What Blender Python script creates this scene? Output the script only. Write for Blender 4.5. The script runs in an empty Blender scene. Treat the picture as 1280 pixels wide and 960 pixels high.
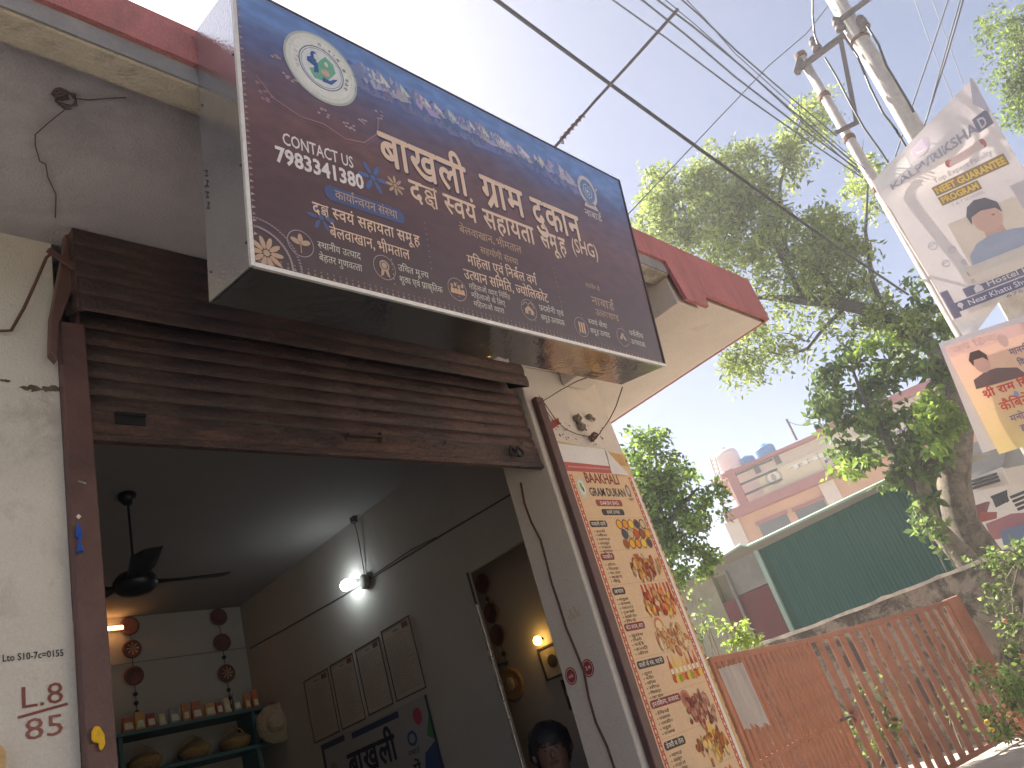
import bpy, math, random
import numpy as np
from mathutils import Vector, Matrix
PI = math.pi; R = math.radians
random.seed(7); RNG = np.random.default_rng(7)
S = bpy.context.scene
COL = S.collection

# ------------------------------------------------------------------ camera (eye of the photographer is the origin, street is 1.5 m below)
RT = Vector((0.68970775, -0.65958248, -0.29875436))
DN = Vector((0.11764738, 0.50919011, -0.85257523))
FW = Vector((0.71446646, 0.55288007, 0.42879051))
FPX = 971.67
cd = bpy.data.cameras.new('camera'); cam = bpy.data.objects.new('camera', cd); COL.objects.link(cam)
cd.sensor_width = 36; cd.lens = FPX / 1280 * 36; cd.clip_start = .05; cd.clip_end = 2000
cam.matrix_world = Matrix(((RT.x, -DN.x, -FW.x, 0), (RT.y, -DN.y, -FW.y, 0), (RT.z, -DN.z, -FW.z, 0), (0, 0, 0, 1)))
S.camera = cam

# ------------------------------------------------------------------ sky, sun, exposure
SUN_EL, SUN_ROT = 50, 12           # sun behind the shop, slightly to the right
w = bpy.data.worlds.new('World'); S.world = w; w.use_nodes = True
nt = w.node_tree; bg = nt.nodes['Background']
sk = nt.nodes.new('ShaderNodeTexSky'); sk.sky_type = 'NISHITA'; sk.sun_disc = False
sk.sun_elevation = R(SUN_EL); sk.sun_rotation = R(SUN_ROT)
sk.air_density = .5; sk.dust_density = 3.0; sk.ozone_density = 1.0; sk.altitude = 500
nt.links.new(sk.outputs[0], bg.inputs[0]); bg.inputs[1].default_value = 0.066
sd = bpy.data.lights.new('sun', 'SUN'); sun = bpy.data.objects.new('sun', sd); COL.objects.link(sun)
sd.energy = 5.0; sd.angle = R(.6); sd.color = (1, .93, .82)
sdir = Vector((math.sin(R(SUN_ROT)) * math.cos(R(SUN_EL)), math.cos(R(SUN_ROT)) * math.cos(R(SUN_EL)), math.sin(R(SUN_EL))))
sun.rotation_euler = sdir.to_track_quat('Z', 'Y').to_euler()
S.view_settings.view_transform = 'Standard'; S.view_settings.look = 'None'
S.view_settings.exposure = 1.9; S.view_settings.gamma = 1

# ------------------------------------------------------------------ helpers
def ray(px, py):
    return RT * (px - 640) + DN * (py - 480) + FW * FPX
def aX(px, py, X): r = ray(px, py); return r * (X / r.x)
def aY(px, py, Y): r = ray(px, py); return r * (Y / r.y)
def aZ(px, py, Z): r = ray(px, py); return r * (Z / r.z)
def aR(px, py, D): r = ray(px, py); return r * (D / math.hypot(r.x, r.y))

def tag(o, label=None, cat=None, group=None, kind=None):
    if label: o['label'] = label
    if cat: o['category'] = cat
    if group: o['group'] = group
    if kind: o['kind'] = kind
    return o
def thing(name, label, cat, loc=(0, 0, 0), group=None):
    o = bpy.data.objects.new(name, None); COL.objects.link(o); o.location = loc; o.empty_display_size = .1
    return tag(o, label, cat, group)

class MB:
    def __init__(s): s.v = []; s.f = []; s.c = []
    def add(s, vs, fs, col=None):
        n = len(s.v); s.v += [tuple(v) for v in vs]; s.f += [tuple(i + n for i in f) for f in fs]
        s.c += [col] * len(vs)
        return s
    def box(s, x0, x1, y0, y1, z0, z1, col=None):
        return s.add([(x0, y0, z0), (x1, y0, z0), (x1, y1, z0), (x0, y1, z0), (x0, y0, z1), (x1, y0, z1), (x1, y1, z1), (x0, y1, z1)],
                     [(0, 3, 2, 1), (4, 5, 6, 7), (0, 1, 5, 4), (1, 2, 6, 5), (2, 3, 7, 6), (3, 0, 4, 7)], col)
    def hexa(s, b, t):        # bottom 4 points, top 4 points
        return s.add(list(b) + list(t), [(0, 3, 2, 1), (4, 5, 6, 7), (0, 1, 5, 4), (1, 2, 6, 5), (2, 3, 7, 6), (3, 0, 4, 7)])
    def prism(s, pts, off, col=None):
        n = len(pts); off = Vector(off); P = [Vector(p) for p in pts]
        vs = P + [p + off for p in P]
        fs = [tuple(range(n))[::-1], tuple(range(n, 2 * n))] + [(i, (i + 1) % n, n + (i + 1) % n, n + i) for i in range(n)]
        return s.add(vs, fs, col)
    def bar(s, a, b, wd, hd, up=(0, 0, 1)):    # rectangular bar from a to b
        a = Vector(a); b = Vector(b); d = (b - a).normalized(); up = Vector(up)
        if abs(d.dot(up)) > .98: up = Vector((1, 0, 0))
        x = d.cross(up).normalized() * wd / 2; y = x.cross(d).normalized() * hd / 2
        return s.hexa([a - x - y, a + x - y, a + x + y, a - x + y], [b - x - y, b + x - y, b + x + y, b - x + y])
    def tube(s, pts, r, n=8, cap=True):
        P = [Vector(p) for p in pts]; m = len(P)
        rr = r if isinstance(r, (list, tuple)) else [r] * m
        vs = []; fs = []; px = None
        for i, p in enumerate(P):
            t = (P[min(i + 1, m - 1)] - P[max(i - 1, 0)])
            t = t.normalized() if t.length > 1e-9 else Vector((0, 0, 1))
            if px is None: px = t.orthogonal().normalized()
            px = (px - t * px.dot(t)); px = px.normalized() if px.length > 1e-6 else t.orthogonal().normalized()
            py = t.cross(px)
            for k in range(n):
                a = 2 * PI * k / n; vs.append(p + (px * math.cos(a) + py * math.sin(a)) * rr[i])
        for i in range(m - 1):
            for k in range(n):
                fs.append((i * n + k, i * n + (k + 1) % n, (i + 1) * n + (k + 1) % n, (i + 1) * n + k))
        if cap: fs += [tuple(range(n))[::-1], tuple(range((m - 1) * n, m * n))]
        return s.add(vs, fs)
    def lathe(s, c, prof, n=20, axis=(0, 0, 1)):   # prof: (radius, height along the axis)
        ax = Vector(axis).normalized(); c = Vector(c)
        return s.tube_prof(c, ax, prof, n)
    def tube_prof(s, c, ax, prof, n):
        x = ax.orthogonal().normalized(); y = ax.cross(x); vs = []; fs = []
        for (r, h) in prof:
            for k in range(n):
                a = 2 * PI * k / n; vs.append(c + ax * h + (x * math.cos(a) + y * math.sin(a)) * max(r, 1e-4))
        m = len(prof)
        for i in range(m - 1):
            for k in range(n): fs.append((i * n + k, i * n + (k + 1) % n, (i + 1) * n + (k + 1) % n, (i + 1) * n + k))
        fs += [tuple(range(n))[::-1], tuple(range((m - 1) * n, m * n))]
        return s.add(vs, fs)
    def mesh(s, name, smooth=False):
        me = bpy.data.meshes.new(name); me.from_pydata(s.v, [], s.f); me.update()
        if any(c is not None for c in s.c):
            at = me.color_attributes.new('ink', 'FLOAT_COLOR', 'POINT')
            at.data.foreach_set('color', np.array([(list(c) + [1])[:4] if c is not None else [1, 1, 1, 1] for c in s.c], dtype=np.float32).ravel())
        if smooth:
            me.polygons.foreach_set('use_smooth', [True] * len(me.polygons))
        return me
    def build(s, name, mat, parent=None, smooth=False, bevel=0, seg=1):
        o = bpy.data.objects.new(name, s.mesh(name, smooth)); COL.objects.link(o)
        if mat: o.data.materials.append(mat)
        if parent is not None:
            o.parent = parent; o.matrix_parent_inverse = Matrix.Translation(-parent.location) if parent.type == 'EMPTY' else Matrix()
        if bevel:
            b = o.modifiers.new('bevel', 'BEVEL'); b.width = bevel; b.segments = seg; b.limit_method = 'ANGLE'
        return o
def link_mesh(name, me, parent, M=None):
    o = bpy.data.objects.new(name, me); COL.objects.link(o); o.parent = parent
    if parent.type == 'EMPTY': o.matrix_parent_inverse = Matrix.Translation(-parent.location)
    if M is not None: o.matrix_basis = M
    return o
def struct(name, mb, mat, **k):
    return tag(mb.build(name, mat, **k), kind='structure')

# ------------------------------------------------------------------ materials
MATS = {}
def M(name, base, rough=.75, var=.12, scale=6., bump=.15, metal=0., spec=.4, dirt=None, dscale=1.5, damt=.0, dlo=.5, dhi=.7, stretch=None, ink=False, emis=None, es=0, trans=None, coat=0, fine=120., fineamt=.05):
    if name in MATS: return MATS[name]
    m = bpy.data.materials.new(name); m.use_nodes = True; MATS[name] = m
    t = m.node_tree; p = t.nodes['Principled BSDF']; L = t.links.new
    tc = t.nodes.new('ShaderNodeTexCoord'); co = tc.outputs['Object']
    if stretch:
        mp = t.nodes.new('ShaderNodeMapping'); mp.inputs['Scale'].default_value = stretch; L(co, mp.inputs[0]); cs = mp.outputs[0]
    else: cs = co
    n1 = t.nodes.new('ShaderNodeTexNoise'); n1.inputs['Scale'].default_value = scale; n1.inputs['Detail'].default_value = 8; n1.inputs['Roughness'].default_value = .65; L(cs, n1.inputs['Vector'])
    n2 = t.nodes.new('ShaderNodeTexNoise'); n2.inputs['Scale'].default_value = fine; n2.inputs['Detail'].default_value = 3; L(co, n2.inputs['Vector'])
    if ink:
        a = t.nodes.new('ShaderNodeAttribute'); a.attribute_name = 'ink'; bc = a.outputs['Color']
    else:
        rgb = t.nodes.new('ShaderNodeRGB'); rgb.outputs[0].default_value = (*base, 1); bc = rgb.outputs[0]
    mr = t.nodes.new('ShaderNodeMapRange'); mr.inputs[1].default_value = .3; mr.inputs[2].default_value = .7
    mr.inputs[3].default_value = 1 - var; mr.inputs[4].default_value = 1 + var; L(n1.outputs[0], mr.inputs[0])
    mr2 = t.nodes.new('ShaderNodeMapRange'); mr2.inputs[1].default_value = .3; mr2.inputs[2].default_value = .7
    mr2.inputs[3].default_value = 1 - fineamt; mr2.inputs[4].default_value = 1 + fineamt; L(n2.outputs[0], mr2.inputs[0])
    mu = t.nodes.new('ShaderNodeMath'); mu.operation = 'MULTIPLY'; L(mr.outputs[0], mu.inputs[0]); L(mr2.outputs[0], mu.inputs[1])
    vm = t.nodes.new('ShaderNodeVectorMath'); vm.operation = 'SCALE'; L(bc, vm.inputs[0]); L(mu.outputs[0], vm.inputs['Scale'])
    out = vm.outputs[0]
    if dirt:
        n3 = t.nodes.new('ShaderNodeTexNoise'); n3.inputs['Scale'].default_value = dscale; n3.inputs['Detail'].default_value = 10; n3.inputs['Roughness'].default_value = .72; n3.inputs['Distortion'].default_value = .4; L(cs, n3.inputs['Vector'])
        dr = t.nodes.new('ShaderNodeMapRange'); dr.inputs[1].default_value = dlo; dr.inputs[2].default_value = dhi; dr.inputs[3].default_value = 0; dr.inputs[4].default_value = damt; L(n3.outputs[0], dr.inputs[0])
        mx = t.nodes.new('ShaderNodeMix'); mx.data_type = 'RGBA'; L(dr.outputs[0], mx.inputs[0]); L(out, mx.inputs[6]); mx.inputs[7].default_value = (*dirt, 1); out = mx.outputs[2]
    L(out, p.inputs['Base Color'])
    rr = t.nodes.new('ShaderNodeMapRange'); rr.inputs[1].default_value = .3; rr.inputs[2].default_value = .7; rr.inputs[3].default_value = max(rough - .1, .02); rr.inputs[4].default_value = min(rough + .1, 1); L(n1.outputs[0], rr.inputs[0]); L(rr.outputs[0], p.inputs['Roughness'])
    p.inputs['Metallic'].default_value = metal; p.inputs['Specular IOR Level'].default_value = spec
    if coat: p.inputs['Coat Weight'].default_value = coat; p.inputs['Coat Roughness'].default_value = .12
    if bump:
        b = t.nodes.new('ShaderNodeBump'); b.inputs['Strength'].default_value = bump; b.inputs['Distance'].default_value = .01
        ad = t.nodes.new('ShaderNodeMath'); ad.operation = 'ADD'; L(n1.outputs[0], ad.inputs[0]); L(n2.outputs[0], ad.inputs[1]); L(ad.outputs[0], b.inputs['Height']); L(b.outputs[0], p.inputs['Normal'])
    if emis:
        p.inputs['Emission Color'].default_value = (*emis, 1); p.inputs['Emission Strength'].default_value = es
    if trans:
        tr = t.nodes.new('ShaderNodeBsdfTranslucent'); ms = t.nodes.new('ShaderNodeMixShader'); ms.inputs[0].default_value = trans
        hs = t.nodes.new('ShaderNodeHueSaturation'); hs.inputs['Hue'].default_value = .485; hs.inputs['Saturation'].default_value = 1.1; hs.inputs['Value'].default_value = 1.5
        L(out, hs.inputs['Color']); L(hs.outputs[0], tr.inputs[0]); L(p.outputs[0], ms.inputs[1]); L(tr.outputs[0], ms.inputs[2])
        L(ms.outputs[0], t.nodes['Material Output'].inputs[0])
    return m

m_wall = M('limewashed plaster', (.66, .62, .56), .9, .10, 2.2, .35, dirt=(.24, .20, .17), dscale=3.2, damt=.65, dlo=.56, dhi=.78)
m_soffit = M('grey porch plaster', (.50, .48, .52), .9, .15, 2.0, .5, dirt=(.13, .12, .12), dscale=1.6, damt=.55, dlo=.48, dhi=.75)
m_white = M('white painted plaster', (.68, .60, .53), .85, .06, 3, .3, dirt=(.25, .2, .16), dscale=3.0, damt=.4, dlo=.6, dhi=.8)
m_beam = M('aged cream plaster', (.52, .47, .39), .9, .18, 5, .5, dirt=(.12, .1, .09), dscale=5, damt=.8, dlo=.52, dhi=.7)
m_red = M('maroon fascia paint', (.46, .18, .175), .8, .2, 5, .5, dirt=(.24, .13, .12), dscale=7, damt=.7, dlo=.5, dhi=.72, stretch=(1, 1, .35), fineamt=.1)
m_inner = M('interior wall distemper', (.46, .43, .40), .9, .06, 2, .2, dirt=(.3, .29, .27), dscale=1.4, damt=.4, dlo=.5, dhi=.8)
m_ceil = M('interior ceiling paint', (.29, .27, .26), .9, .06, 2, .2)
m_floor = M('cement floor', (.3, .28, .26), .6)
m_shut = M('brown shutter paint', (.100, .058, .048), .55, .5, 9, .6, dirt=(.030, .026, .028), dscale=5, damt=.85, dlo=.42, dhi=.62, stretch=(.5, 1, 2.2), spec=.35, fineamt=.16, fine=70)
m_jamb = M('brown steel guide paint', (.13, .07, .062), .5, .15, 9, .25, dirt=(.05, .035, .03), dscale=6, damt=.5)
m_dark = M('black gap and shade', (.012, .012, .014), .9)
m_alu = M('aluminium edge trim', (.72, .70, .66), .4, .08, 20, .2, metal=.3)
m_sheet = M('grey box sheet', (.62, .63, .66), .16, .06, 3, .12, metal=.9, dirt=(.2, .2, .22), dscale=2.5, damt=.4, dlo=.5, dhi=.75)
m_gloss = M('mirror polished sheet', (.45, .43, .42), .10, .08, 3, .10, metal=.9, dirt=(.12, .1, .1), dscale=9, damt=.25, dlo=.55, dhi=.75, fine=30)
m_ink = M('printed flex', (1, 1, 1), .32, .03, 9, .05, ink=True, spec=.8, coat=.8)
m_flexink = M('translucent printed flex', (1, 1, 1), .5, .04, 5, .05, ink=True, spec=.4, trans=.22)
m_paperink = M('printed paper', (1, 1, 1), .7, .05, 7, .15, ink=True, spec=.2)
m_cream = M('old yellow poster paper', (.62, .42, .2), .75, .12, 9, .3, dirt=(.35, .16, .07), dscale=8, damt=.5, dlo=.55, dhi=.72)
m_flexw = M('white flex back', (.74, .70, .68), .55, .05, 6, .15)
m_cable = M('black cable', (.02, .02, .028), .5, .1, 30, .05)
m_cable2 = M('weathered cable', (.07, .08, .1), .6, .1, 30, .05)
m_rust = M('rusty iron', (.13, .07, .05), .8, .3, 20, .4)
m_grime = M('soot stained hole', (.15, .115, .09), .95, .4, 30, .5)
m_gate = M('oxide red gate paint', (.34, .145, .085), .6, .2, 8, .25, dirt=(.22, .08, .05), dscale=9, damt=.6)
m_cement = M('mossy cement wall', (.30, .25, .20), .95, .3, 3, .7, dirt=(.05, .042, .035), dscale=3.0, damt=.92, dlo=.44, dhi=.56)
m_cemlight = M('cement cap', (.5, .45, .38), .95, .3, 8, .6)
m_cgrey = M('plain cement plaster', (.27, .26, .24), .9, .15, 2, .3, dirt=(.15, .14, .13), dscale=1.5, damt=.6)
m_olive = M('old olive wall', (.30, .28, .20), .9, .2, 2, .3, dirt=(.14, .13, .1), dscale=1.5, damt=.6)
m_green = M('green shade cloth sheet', (.016, .100, .080), .8, .2, 1.2, .25, dirt=(.010, .05, .052), dscale=5, damt=.75, dlo=.5, dhi=.66, stretch=(1, 1, .3))
m_greenedge = M('pale green sheet edge', (.32, .45, .38), .6)
m_maroon = M('maroon wall paint', (.16, .045, .045), .8, .1, 3, .2)
m_orange = M('orange house paint', (.62, .36, .22), .85, .08, 1.5, .1, dirt=(.5, .22, .1), dscale=.8, damt=.4)
m_pinkband = M('crimson balcony paint', (.36, .12, .12), .8, .08)
m_palepink = M('pale pink house paint', (.68, .60, .52), .85, .05)
m_glass = M('dark window glass', (.10, .10, .10), .2, .1, 2, 0, spec=.6)
m_cream2 = M('cream signboard', (.66, .56, .38), .8, .05)
m_tank = M('white water tank', (.75, .70, .66), .5, .05)
m_blue = M('blue water tank', (.06, .30, .62), .5, .08)
m_concpole = M('concrete pole', (.46, .42, .38), .85, .15, 12, .3, dirt=(.25, .24, .23), dscale=9, damt=.5)
m_steelpole = M('galvanised tube', (.42, .38, .36), .6, .15, 12, .2, dirt=(.3, .14, .1), dscale=7, damt=.7, dlo=.55, dhi=.7)
m_channel = M('dark steel channel', (.11, .09, .1), .7, .2)
m_bark = M('pale bark', (.22, .18, .14), .95, .3, 9, .9, dirt=(.07, .06, .05), dscale=7, damt=.8, dlo=.48, dhi=.6)
m_barkd = M('dark bark', (.10, .09, .085), .95, .3, 9, .9)
m_leaf = M('feathery foliage', (1, 1, 1), .6, .15, 3, 0, ink=True, trans=.5, spec=.25)
m_road = M('dusty asphalt', (.24, .22, .195), .95, .2, 1.5, .4, dirt=(.33, .295, .25), dscale=.6, damt=.6)
m_conc = M('bleached concrete apron', (.46, .42, .37), .95, .15, 2, .5, dirt=(.3, .26, .22), dscale=2, damt=.6)
m_earth = M('dry earth', (.26, .21, .15), .95, .3, .8, .4, dirt=(.08, .11, .04), dscale=.3, damt=.8)
m_fan = M('black fan enamel', (.018, .018, .024), .35, .1, 9, .05)
m_black = M('black paint', (.02, .02, .02), .6)
m_teal = M('blue green shelf paint', (.08, .16, .17), .6, .1, 6)
m_basket = M('woven straw', (.42, .26, .11), .85, .35, 60, .6)
m_hat = M('pale straw weave', (.5, .42, .3), .85, .3, 60, .6)
m_pack = M('packet wrapping', (1, 1, 1), .5, .2, 20, .1, ink=True)
m_bulb = M('lit white bulb', (1, 1, 1), .5, 0, 1, 0, emis=(.86, .98, 1.), es=11)
m_warm = M('lit warm lamp', (1, .8, .4), .5, 0, 1, 0, emis=(1, .55, .12), es=5)
m_tubelit = M('lit warm tube', (1, .8, .5), .5, 0, 1, 0, emis=(1, .45, .14), es=4)
m_wood = M('dark frame wood', (.06, .045, .04), .6, .2)
m_strip = M('bright metal edging', (.8, .8, .75), .25, .05, metal=.8)
m_skin = M('brown skin', (.15, .075, .05), .55, .05, 20, .05)
m_hair = M('black hair', (.012, .011, .012), .6, .2, 60, .3)
m_shirt = M('grey shirt', (.16, .15, .16), .85, .1, 20, .2)
m_tassel = M('bright blue thread', (.02, .09, .42), .8, .2, 60, .4)
m_yellow = M('yellow cloth', (.78, .46, .02), .8, .15, 30, .4)
m_rag = M('red brown rag', (.30, .06, .04), .8, .2, 30)
m_clay = M('grey cement lump', (.26, .22, .17), .95, .3, 30, .7)
m_tin = M('grey tin sheet', (.25, .24, .23), .6, .2, 3, .2)
m_wiremat = M('reddish twisted wire', (.14, .07, .06), .6, .2, 40)
m_greyfloor = M('white plaster far', (.68, .64, .60), .85, .06)

# ------------------------------------------------------------------ flat lettering (font glyphs turned into thin printed meshes)
TC = {}
def glyph(s, bold=0.0):
    key = (s, bold)
    if key in TC: return TC[key]
    if is_dev(s) and bold:
        vs, fs = glyph(s, 0.0); b = bold * .8; V = []; F = []
        for (dx, dy) in ((-b, 0), (b, 0), (0, -b), (0, b)) if bold > .015 else ((-b, 0), (b, 0)):
            k = len(V); V += [(x + dx, y + dy) for x, y in vs]; F += [tuple(i + k for i in f) for f in fs]
        TC[key] = (V, F); return TC[key]
    c = bpy.data.curves.new('t', 'FONT'); c.body = s; c.size = 1; c.resolution_u = 2; c.offset = bold
    o = bpy.data.objects.new('t', c); COL.objects.link(o)
    dg = bpy.context.evaluated_depsgraph_get(); me = bpy.data.meshes.new_from_object(o.evaluated_get(dg))
    vs = [(v.co.x, v.co.y) for v in me.vertices]; fs = [tuple(p.vertices) for p in me.polygons]
    bpy.data.objects.remove(o); bpy.data.curves.remove(c); bpy.data.meshes.remove(me)
    TC[key] = (vs, fs); return TC[key]
def clipx(g, x1):
    vs, fs = g; nv = []; nf = []
    for f in fs:
        p = [vs[i] for i in f]; q = []
        for i in range(len(p)):
            a, b = p[i], p[(i + 1) % len(p)]
            if a[0] <= x1: q.append(a)
            if (a[0] <= x1) != (b[0] <= x1):
                t = (x1 - a[0]) / (b[0] - a[0]); q.append((x1, a[1] + t * (b[1] - a[1])))
        if len(q) > 2: nf.append(tuple(range(len(nv), len(nv) + len(q)))); nv += q
    return nv, nf
def strokes2d(paths, wd):
    vs = []; fs = []
    for P in paths:
        for a, b in zip(P[:-1], P[1:]):
            d = Vector((b[0] - a[0], b[1] - a[1])); l = d.length
            if l < 1e-6: continue
            d /= l; n = Vector((-d.y, d.x)) * wd / 2; a2 = Vector(a) - d * wd * .25; b2 = Vector(b) + d * wd * .25
            k = len(vs); vs += [tuple(a2 - n), tuple(b2 - n), tuple(b2 + n), tuple(a2 + n)]; fs.append((k, k + 1, k + 2, k + 3))
    return vs, fs
_REF = {}
def dev_ref(bold):
    if bold not in _REF:
        vs, _ = glyph('न', bold); _REF[bold] = (min(v[1] for v in vs), max(v[1] for v in vs))
    return _REF[bold]
MARKS = set('ािीुूृेैोौंँः़')
def dev_layout(s, bold):
    """list of (verts, faces, glyph index); minimal shaping: short i before its consonant, half forms, ra-strokes"""
    out = []; x = 0; i = 0; gi = 0; y0, y1 = dev_ref(bold); h = y1 - y0; wd = .075 + bold * 2
    def put(g, adv=None, ov=.012):
        nonlocal x, gi
        vs, fs = g
        if not vs: return 0
        mx = min(v[0] for v in vs); Mx = max(v[0] for v in vs)
        out.append(([(v[0] - mx + x, v[1]) for v in vs], fs, gi)); gi += 1
        a = (Mx - mx) if adv is None else adv; x += a - ov; return a
    while i < len(s):
        ch = s[i]
        if ch == ' ': x += .26; i += 1; continue
        if not ('\u0900' <= ch <= '\u097f'):
            j = i
            while j < len(s) and not ('\u0900' <= s[j] <= '\u097f') and s[j] != ' ': j += 1
            x += .04; put(glyph(s[i:j], bold * .7)); x += .05; i = j; continue
        j = i; halves = []; reph = False; special = None
        while j + 1 < len(s) and s[j + 1] == '्' and j + 2 < len(s) and '\u0900' <= s[j + 2] <= '\u097f':
            a, b = s[j], s[j + 2]
            if a == 'क' and b == 'ष': special = 'ksh'; j += 2; break
            if b == 'र': special = 'ra' + a; j += 2; break
            if a == 'र': reph = True
            else: halves.append(a)
            j += 2
        base = s[j]; k = j + 1
        while k < len(s) and s[k] in MARKS: k += 1
        marks = s[j + 1:k]
        if 'ि' in marks:
            marks = marks.replace('ि', ''); put(glyph('ि', bold), adv=.27)
        for hc in halves:
            g = glyph(hc, bold); X0 = min(v[0] for v in g[0]); X1 = max(v[0] for v in g[0])
            put(clipx(g, X0 + (X1 - X0) * .70))
        x_before = x
        if special == 'ksh':
            H = h; ww = .62
            P = [[(0, y1 - wd / 2), (ww, y1 - wd / 2)], [(ww - .1, y1), (ww - .1, y0)],
                 [(x_, y0 + H * y_) for x_, y_ in ((.40, .62), (.30, .76), (.17, .74), (.11, .63), (.16, .52), (.28, .48), (.52, .52))],
                 [(x_, y0 + H * y_) for x_, y_ in ((.28, .48), (.13, .38), (.08, .25), (.14, .12), (.27, .10), (.37, .19), (.33, .30), (.22, .29))], [(.30, y0 + .12 * H), (.42, y0 - .04 * H)]]
            put(strokes2d(P, .072))
            if marks:
                for mk in marks: put(glyph(mk, bold), adv=.2 if mk in 'ाी' else 0)
        else:
            b = special[2] if special else base
            if special: g = glyph(b + marks, bold)
            else: g = glyph(base + marks, bold)
            if special:
                gw = max(v[0] for v in glyph(b, bold)[0])
                tail = strokes2d([[(gw - .14, y0 + .42 * h), (gw * .35, y0 - .02 * h)]], wd)
                out.append(([(v[0] + x, v[1]) for v in tail[0]], tail[1], gi + 1)); gi += 1
            put(g)
        if reph:
            q = strokes2d([[(x - .16, y1 + .05), (x - .20, y1 + .2), (x - .10, y1 + .27), (x - .02, y1 + .2)]], wd * .9); out.append((q[0], q[1], gi)); gi += 1
        i = k
    return out, x
def is_dev(s): return any('\u0900' <= c <= '\u097f' for c in s)

class Print:
    """flat print on a surface: fn(u, v, lift) -> world point"""
    def __init__(s, fn, step=.00035): s.fn = fn; s.mb = MB(); s.step = step
    def poly(s, pts, col, layer=1):
        s.mb.add([s.fn(u, v, layer * s.step) for u, v in pts], [tuple(range(len(pts)))], col); return s
    def rect(s, u0, v0, u1, v1, col, layer=1, seg=1):
        for i in range(seg):
            a = u0 + (u1 - u0) * i / seg; b = u0 + (u1 - u0) * (i + 1) / seg
            s.poly([(a, v0), (b, v0), (b, v1), (a, v1)], col, layer)
        return s
    def disc(s, u, v, ru, rv, col, layer=1, n=20, a0=0, rot=0):
        cr, sr = math.cos(rot), math.sin(rot); P = []
        for k in range(n):
            x = ru * math.cos(2 * PI * k / n + a0); y = rv * math.sin(2 * PI * k / n + a0)
            P.append((u + x * cr - y * sr, v + x * sr + y * cr))
        return s.poly(P, col, layer)
    def ring(s, u, v, ru, rv, wd, col, layer=1, n=28):
        for k in range(n):
            a = 2 * PI * k / n; b = 2 * PI * (k + 1) / n
            s.poly([(u + ru * math.cos(a), v + rv * math.sin(a)), (u + ru * math.cos(b), v + rv * math.sin(b)),
                    (u + (ru - wd) * math.cos(b), v + (rv - wd) * math.sin(b)), (u + (ru - wd) * math.cos(a), v + (rv - wd) * math.sin(a))], col, layer)
        return s
    def line(s, pts, wd, col, layer=1):
        vs, fs = strokes2d([pts], wd)
        for f in fs: s.poly([vs[i] for i in f], col, layer)
        return s
    def pill(s, u0, v0, u1, v1, col, layer=1):
        r = (v1 - v0) / 2; P = []
        for k in range(9): a = -PI / 2 + PI * k / 8; P.append((u1 - r + r * math.cos(a), v0 + r + r * math.sin(a)))
        for k in range(9): a = PI / 2 + PI * k / 8; P.append((u0 + r + r * math.cos(a), v0 + r + r * math.sin(a)))
        return s.poly(P, col, layer)
    def text(s, st, u0, v0, H, col, width=None, layer=4, bold=.0, align='l', dv=0):
        """v0 baseline, H height from baseline to headline or capital top, dv rise over the width"""
        if is_dev(st):
            y0, y1 = dev_ref(bold); lay, W = dev_layout(st, bold); sc = H / (y1 - y0)
            lay = [([(x, y - y0) for x, y in vs], fs, gi) for vs, fs, gi in lay]
        else:
            g = glyph(st, bold); r = glyph('H', bold); r0 = min(v[1] for v in r[0]); r1 = max(v[1] for v in r[0]); sc = H / (r1 - r0)
            if not g[0]: return s
            mx = min(v[0] for v in g[0]); W = max(v[0] for v in g[0]) - mx; lay = [([(x - mx, y - r0) for x, y in g[0]], g[1], 0)]
        su = sc if width is None else width / W
        tot = W * su; off = {'l': 0, 'c': -tot / 2, 'r': -tot}[align]
        for vs, fs, gi in lay:
            nc = (4 if bold > .015 else 2) if (bold and is_dev(st)) else 1; m_ = max(1, len(vs) // nc)
            pts = [s.fn(u0 + off + x * su, v0 + y * sc + dv * x / W, (layer + (gi % 3) * .4 + min(j // m_, 3) * .09) * s.step) for j, (x, y) in enumerate(vs)]
            s.mb.add(pts, fs, col)
        return s
    def arc_text(s, st, u, v, r, H, a0, a1, col, layer=4, bold=0):
        n = len(st)
        for i, ch in enumerate(st):
            if ch == ' ': continue
            a = a0 + (a1 - a0) * (i + .5) / n; g = glyph(ch, bold)
            if not g[0]: continue
            mx = (min(p[0] for p in g[0]) + max(p[0] for p in g[0])) / 2
            pts = []
            for x, y in g[0]:
                X = (x - mx) * H * 1.3; Y = y * H * 1.3
                pts.append(s.fn(u + (r + Y) * math.cos(a) + X * math.sin(a), v + (r + Y) * math.sin(a) - X * math.cos(a), (layer + (i % 2) * .4) * s.step))
            s.mb.add(pts, g[1], col)
        return s
    def build(s, name, parent, mat=None):
        return s.mb.build(name, mat or m_ink, parent)
def plane_fn(O, U, V):
    O = Vector(O); U = Vector(U); V = Vector(V); N = U.cross(V).normalized()
    return lambda u, v, l: O + U * u + V * v + N * l

# ================================================================== THE SETTING
g = MB(); n = 24
for i in range(1): g.add([(-300, -300, -1.5), (600, -300, -1.5), (600, 400, -1.5), (-300, 400, -1.5)], [(0, 1, 2, 3)])
struct('ground', g, m_earth)
struct('road', MB().add([(-60, -7.5, -1.496), (90, -7.5, -1.496), (90, .35, -1.496), (-60, .35, -1.496)], [(0, 1, 2, 3)]), m_road)
struct('yard_apron', MB().box(4.0, 14.5, .35, 9, -1.6, -1.1), m_conc, bevel=.02)
struct('shop_step', MB().box(-4, 3.98, 1.5, 2.3, -1.6, -1.32), m_conc, bevel=.02)

# ================================================================== SHOP BUILDING
def lean(x, z): return x - .052 * (1.4 - z)
shop = thing('shop_building', 'low plastered shop with maroon roof edge and cream walls round an open doorway', 'shop', (1.5, 3, -1.5))
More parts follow.
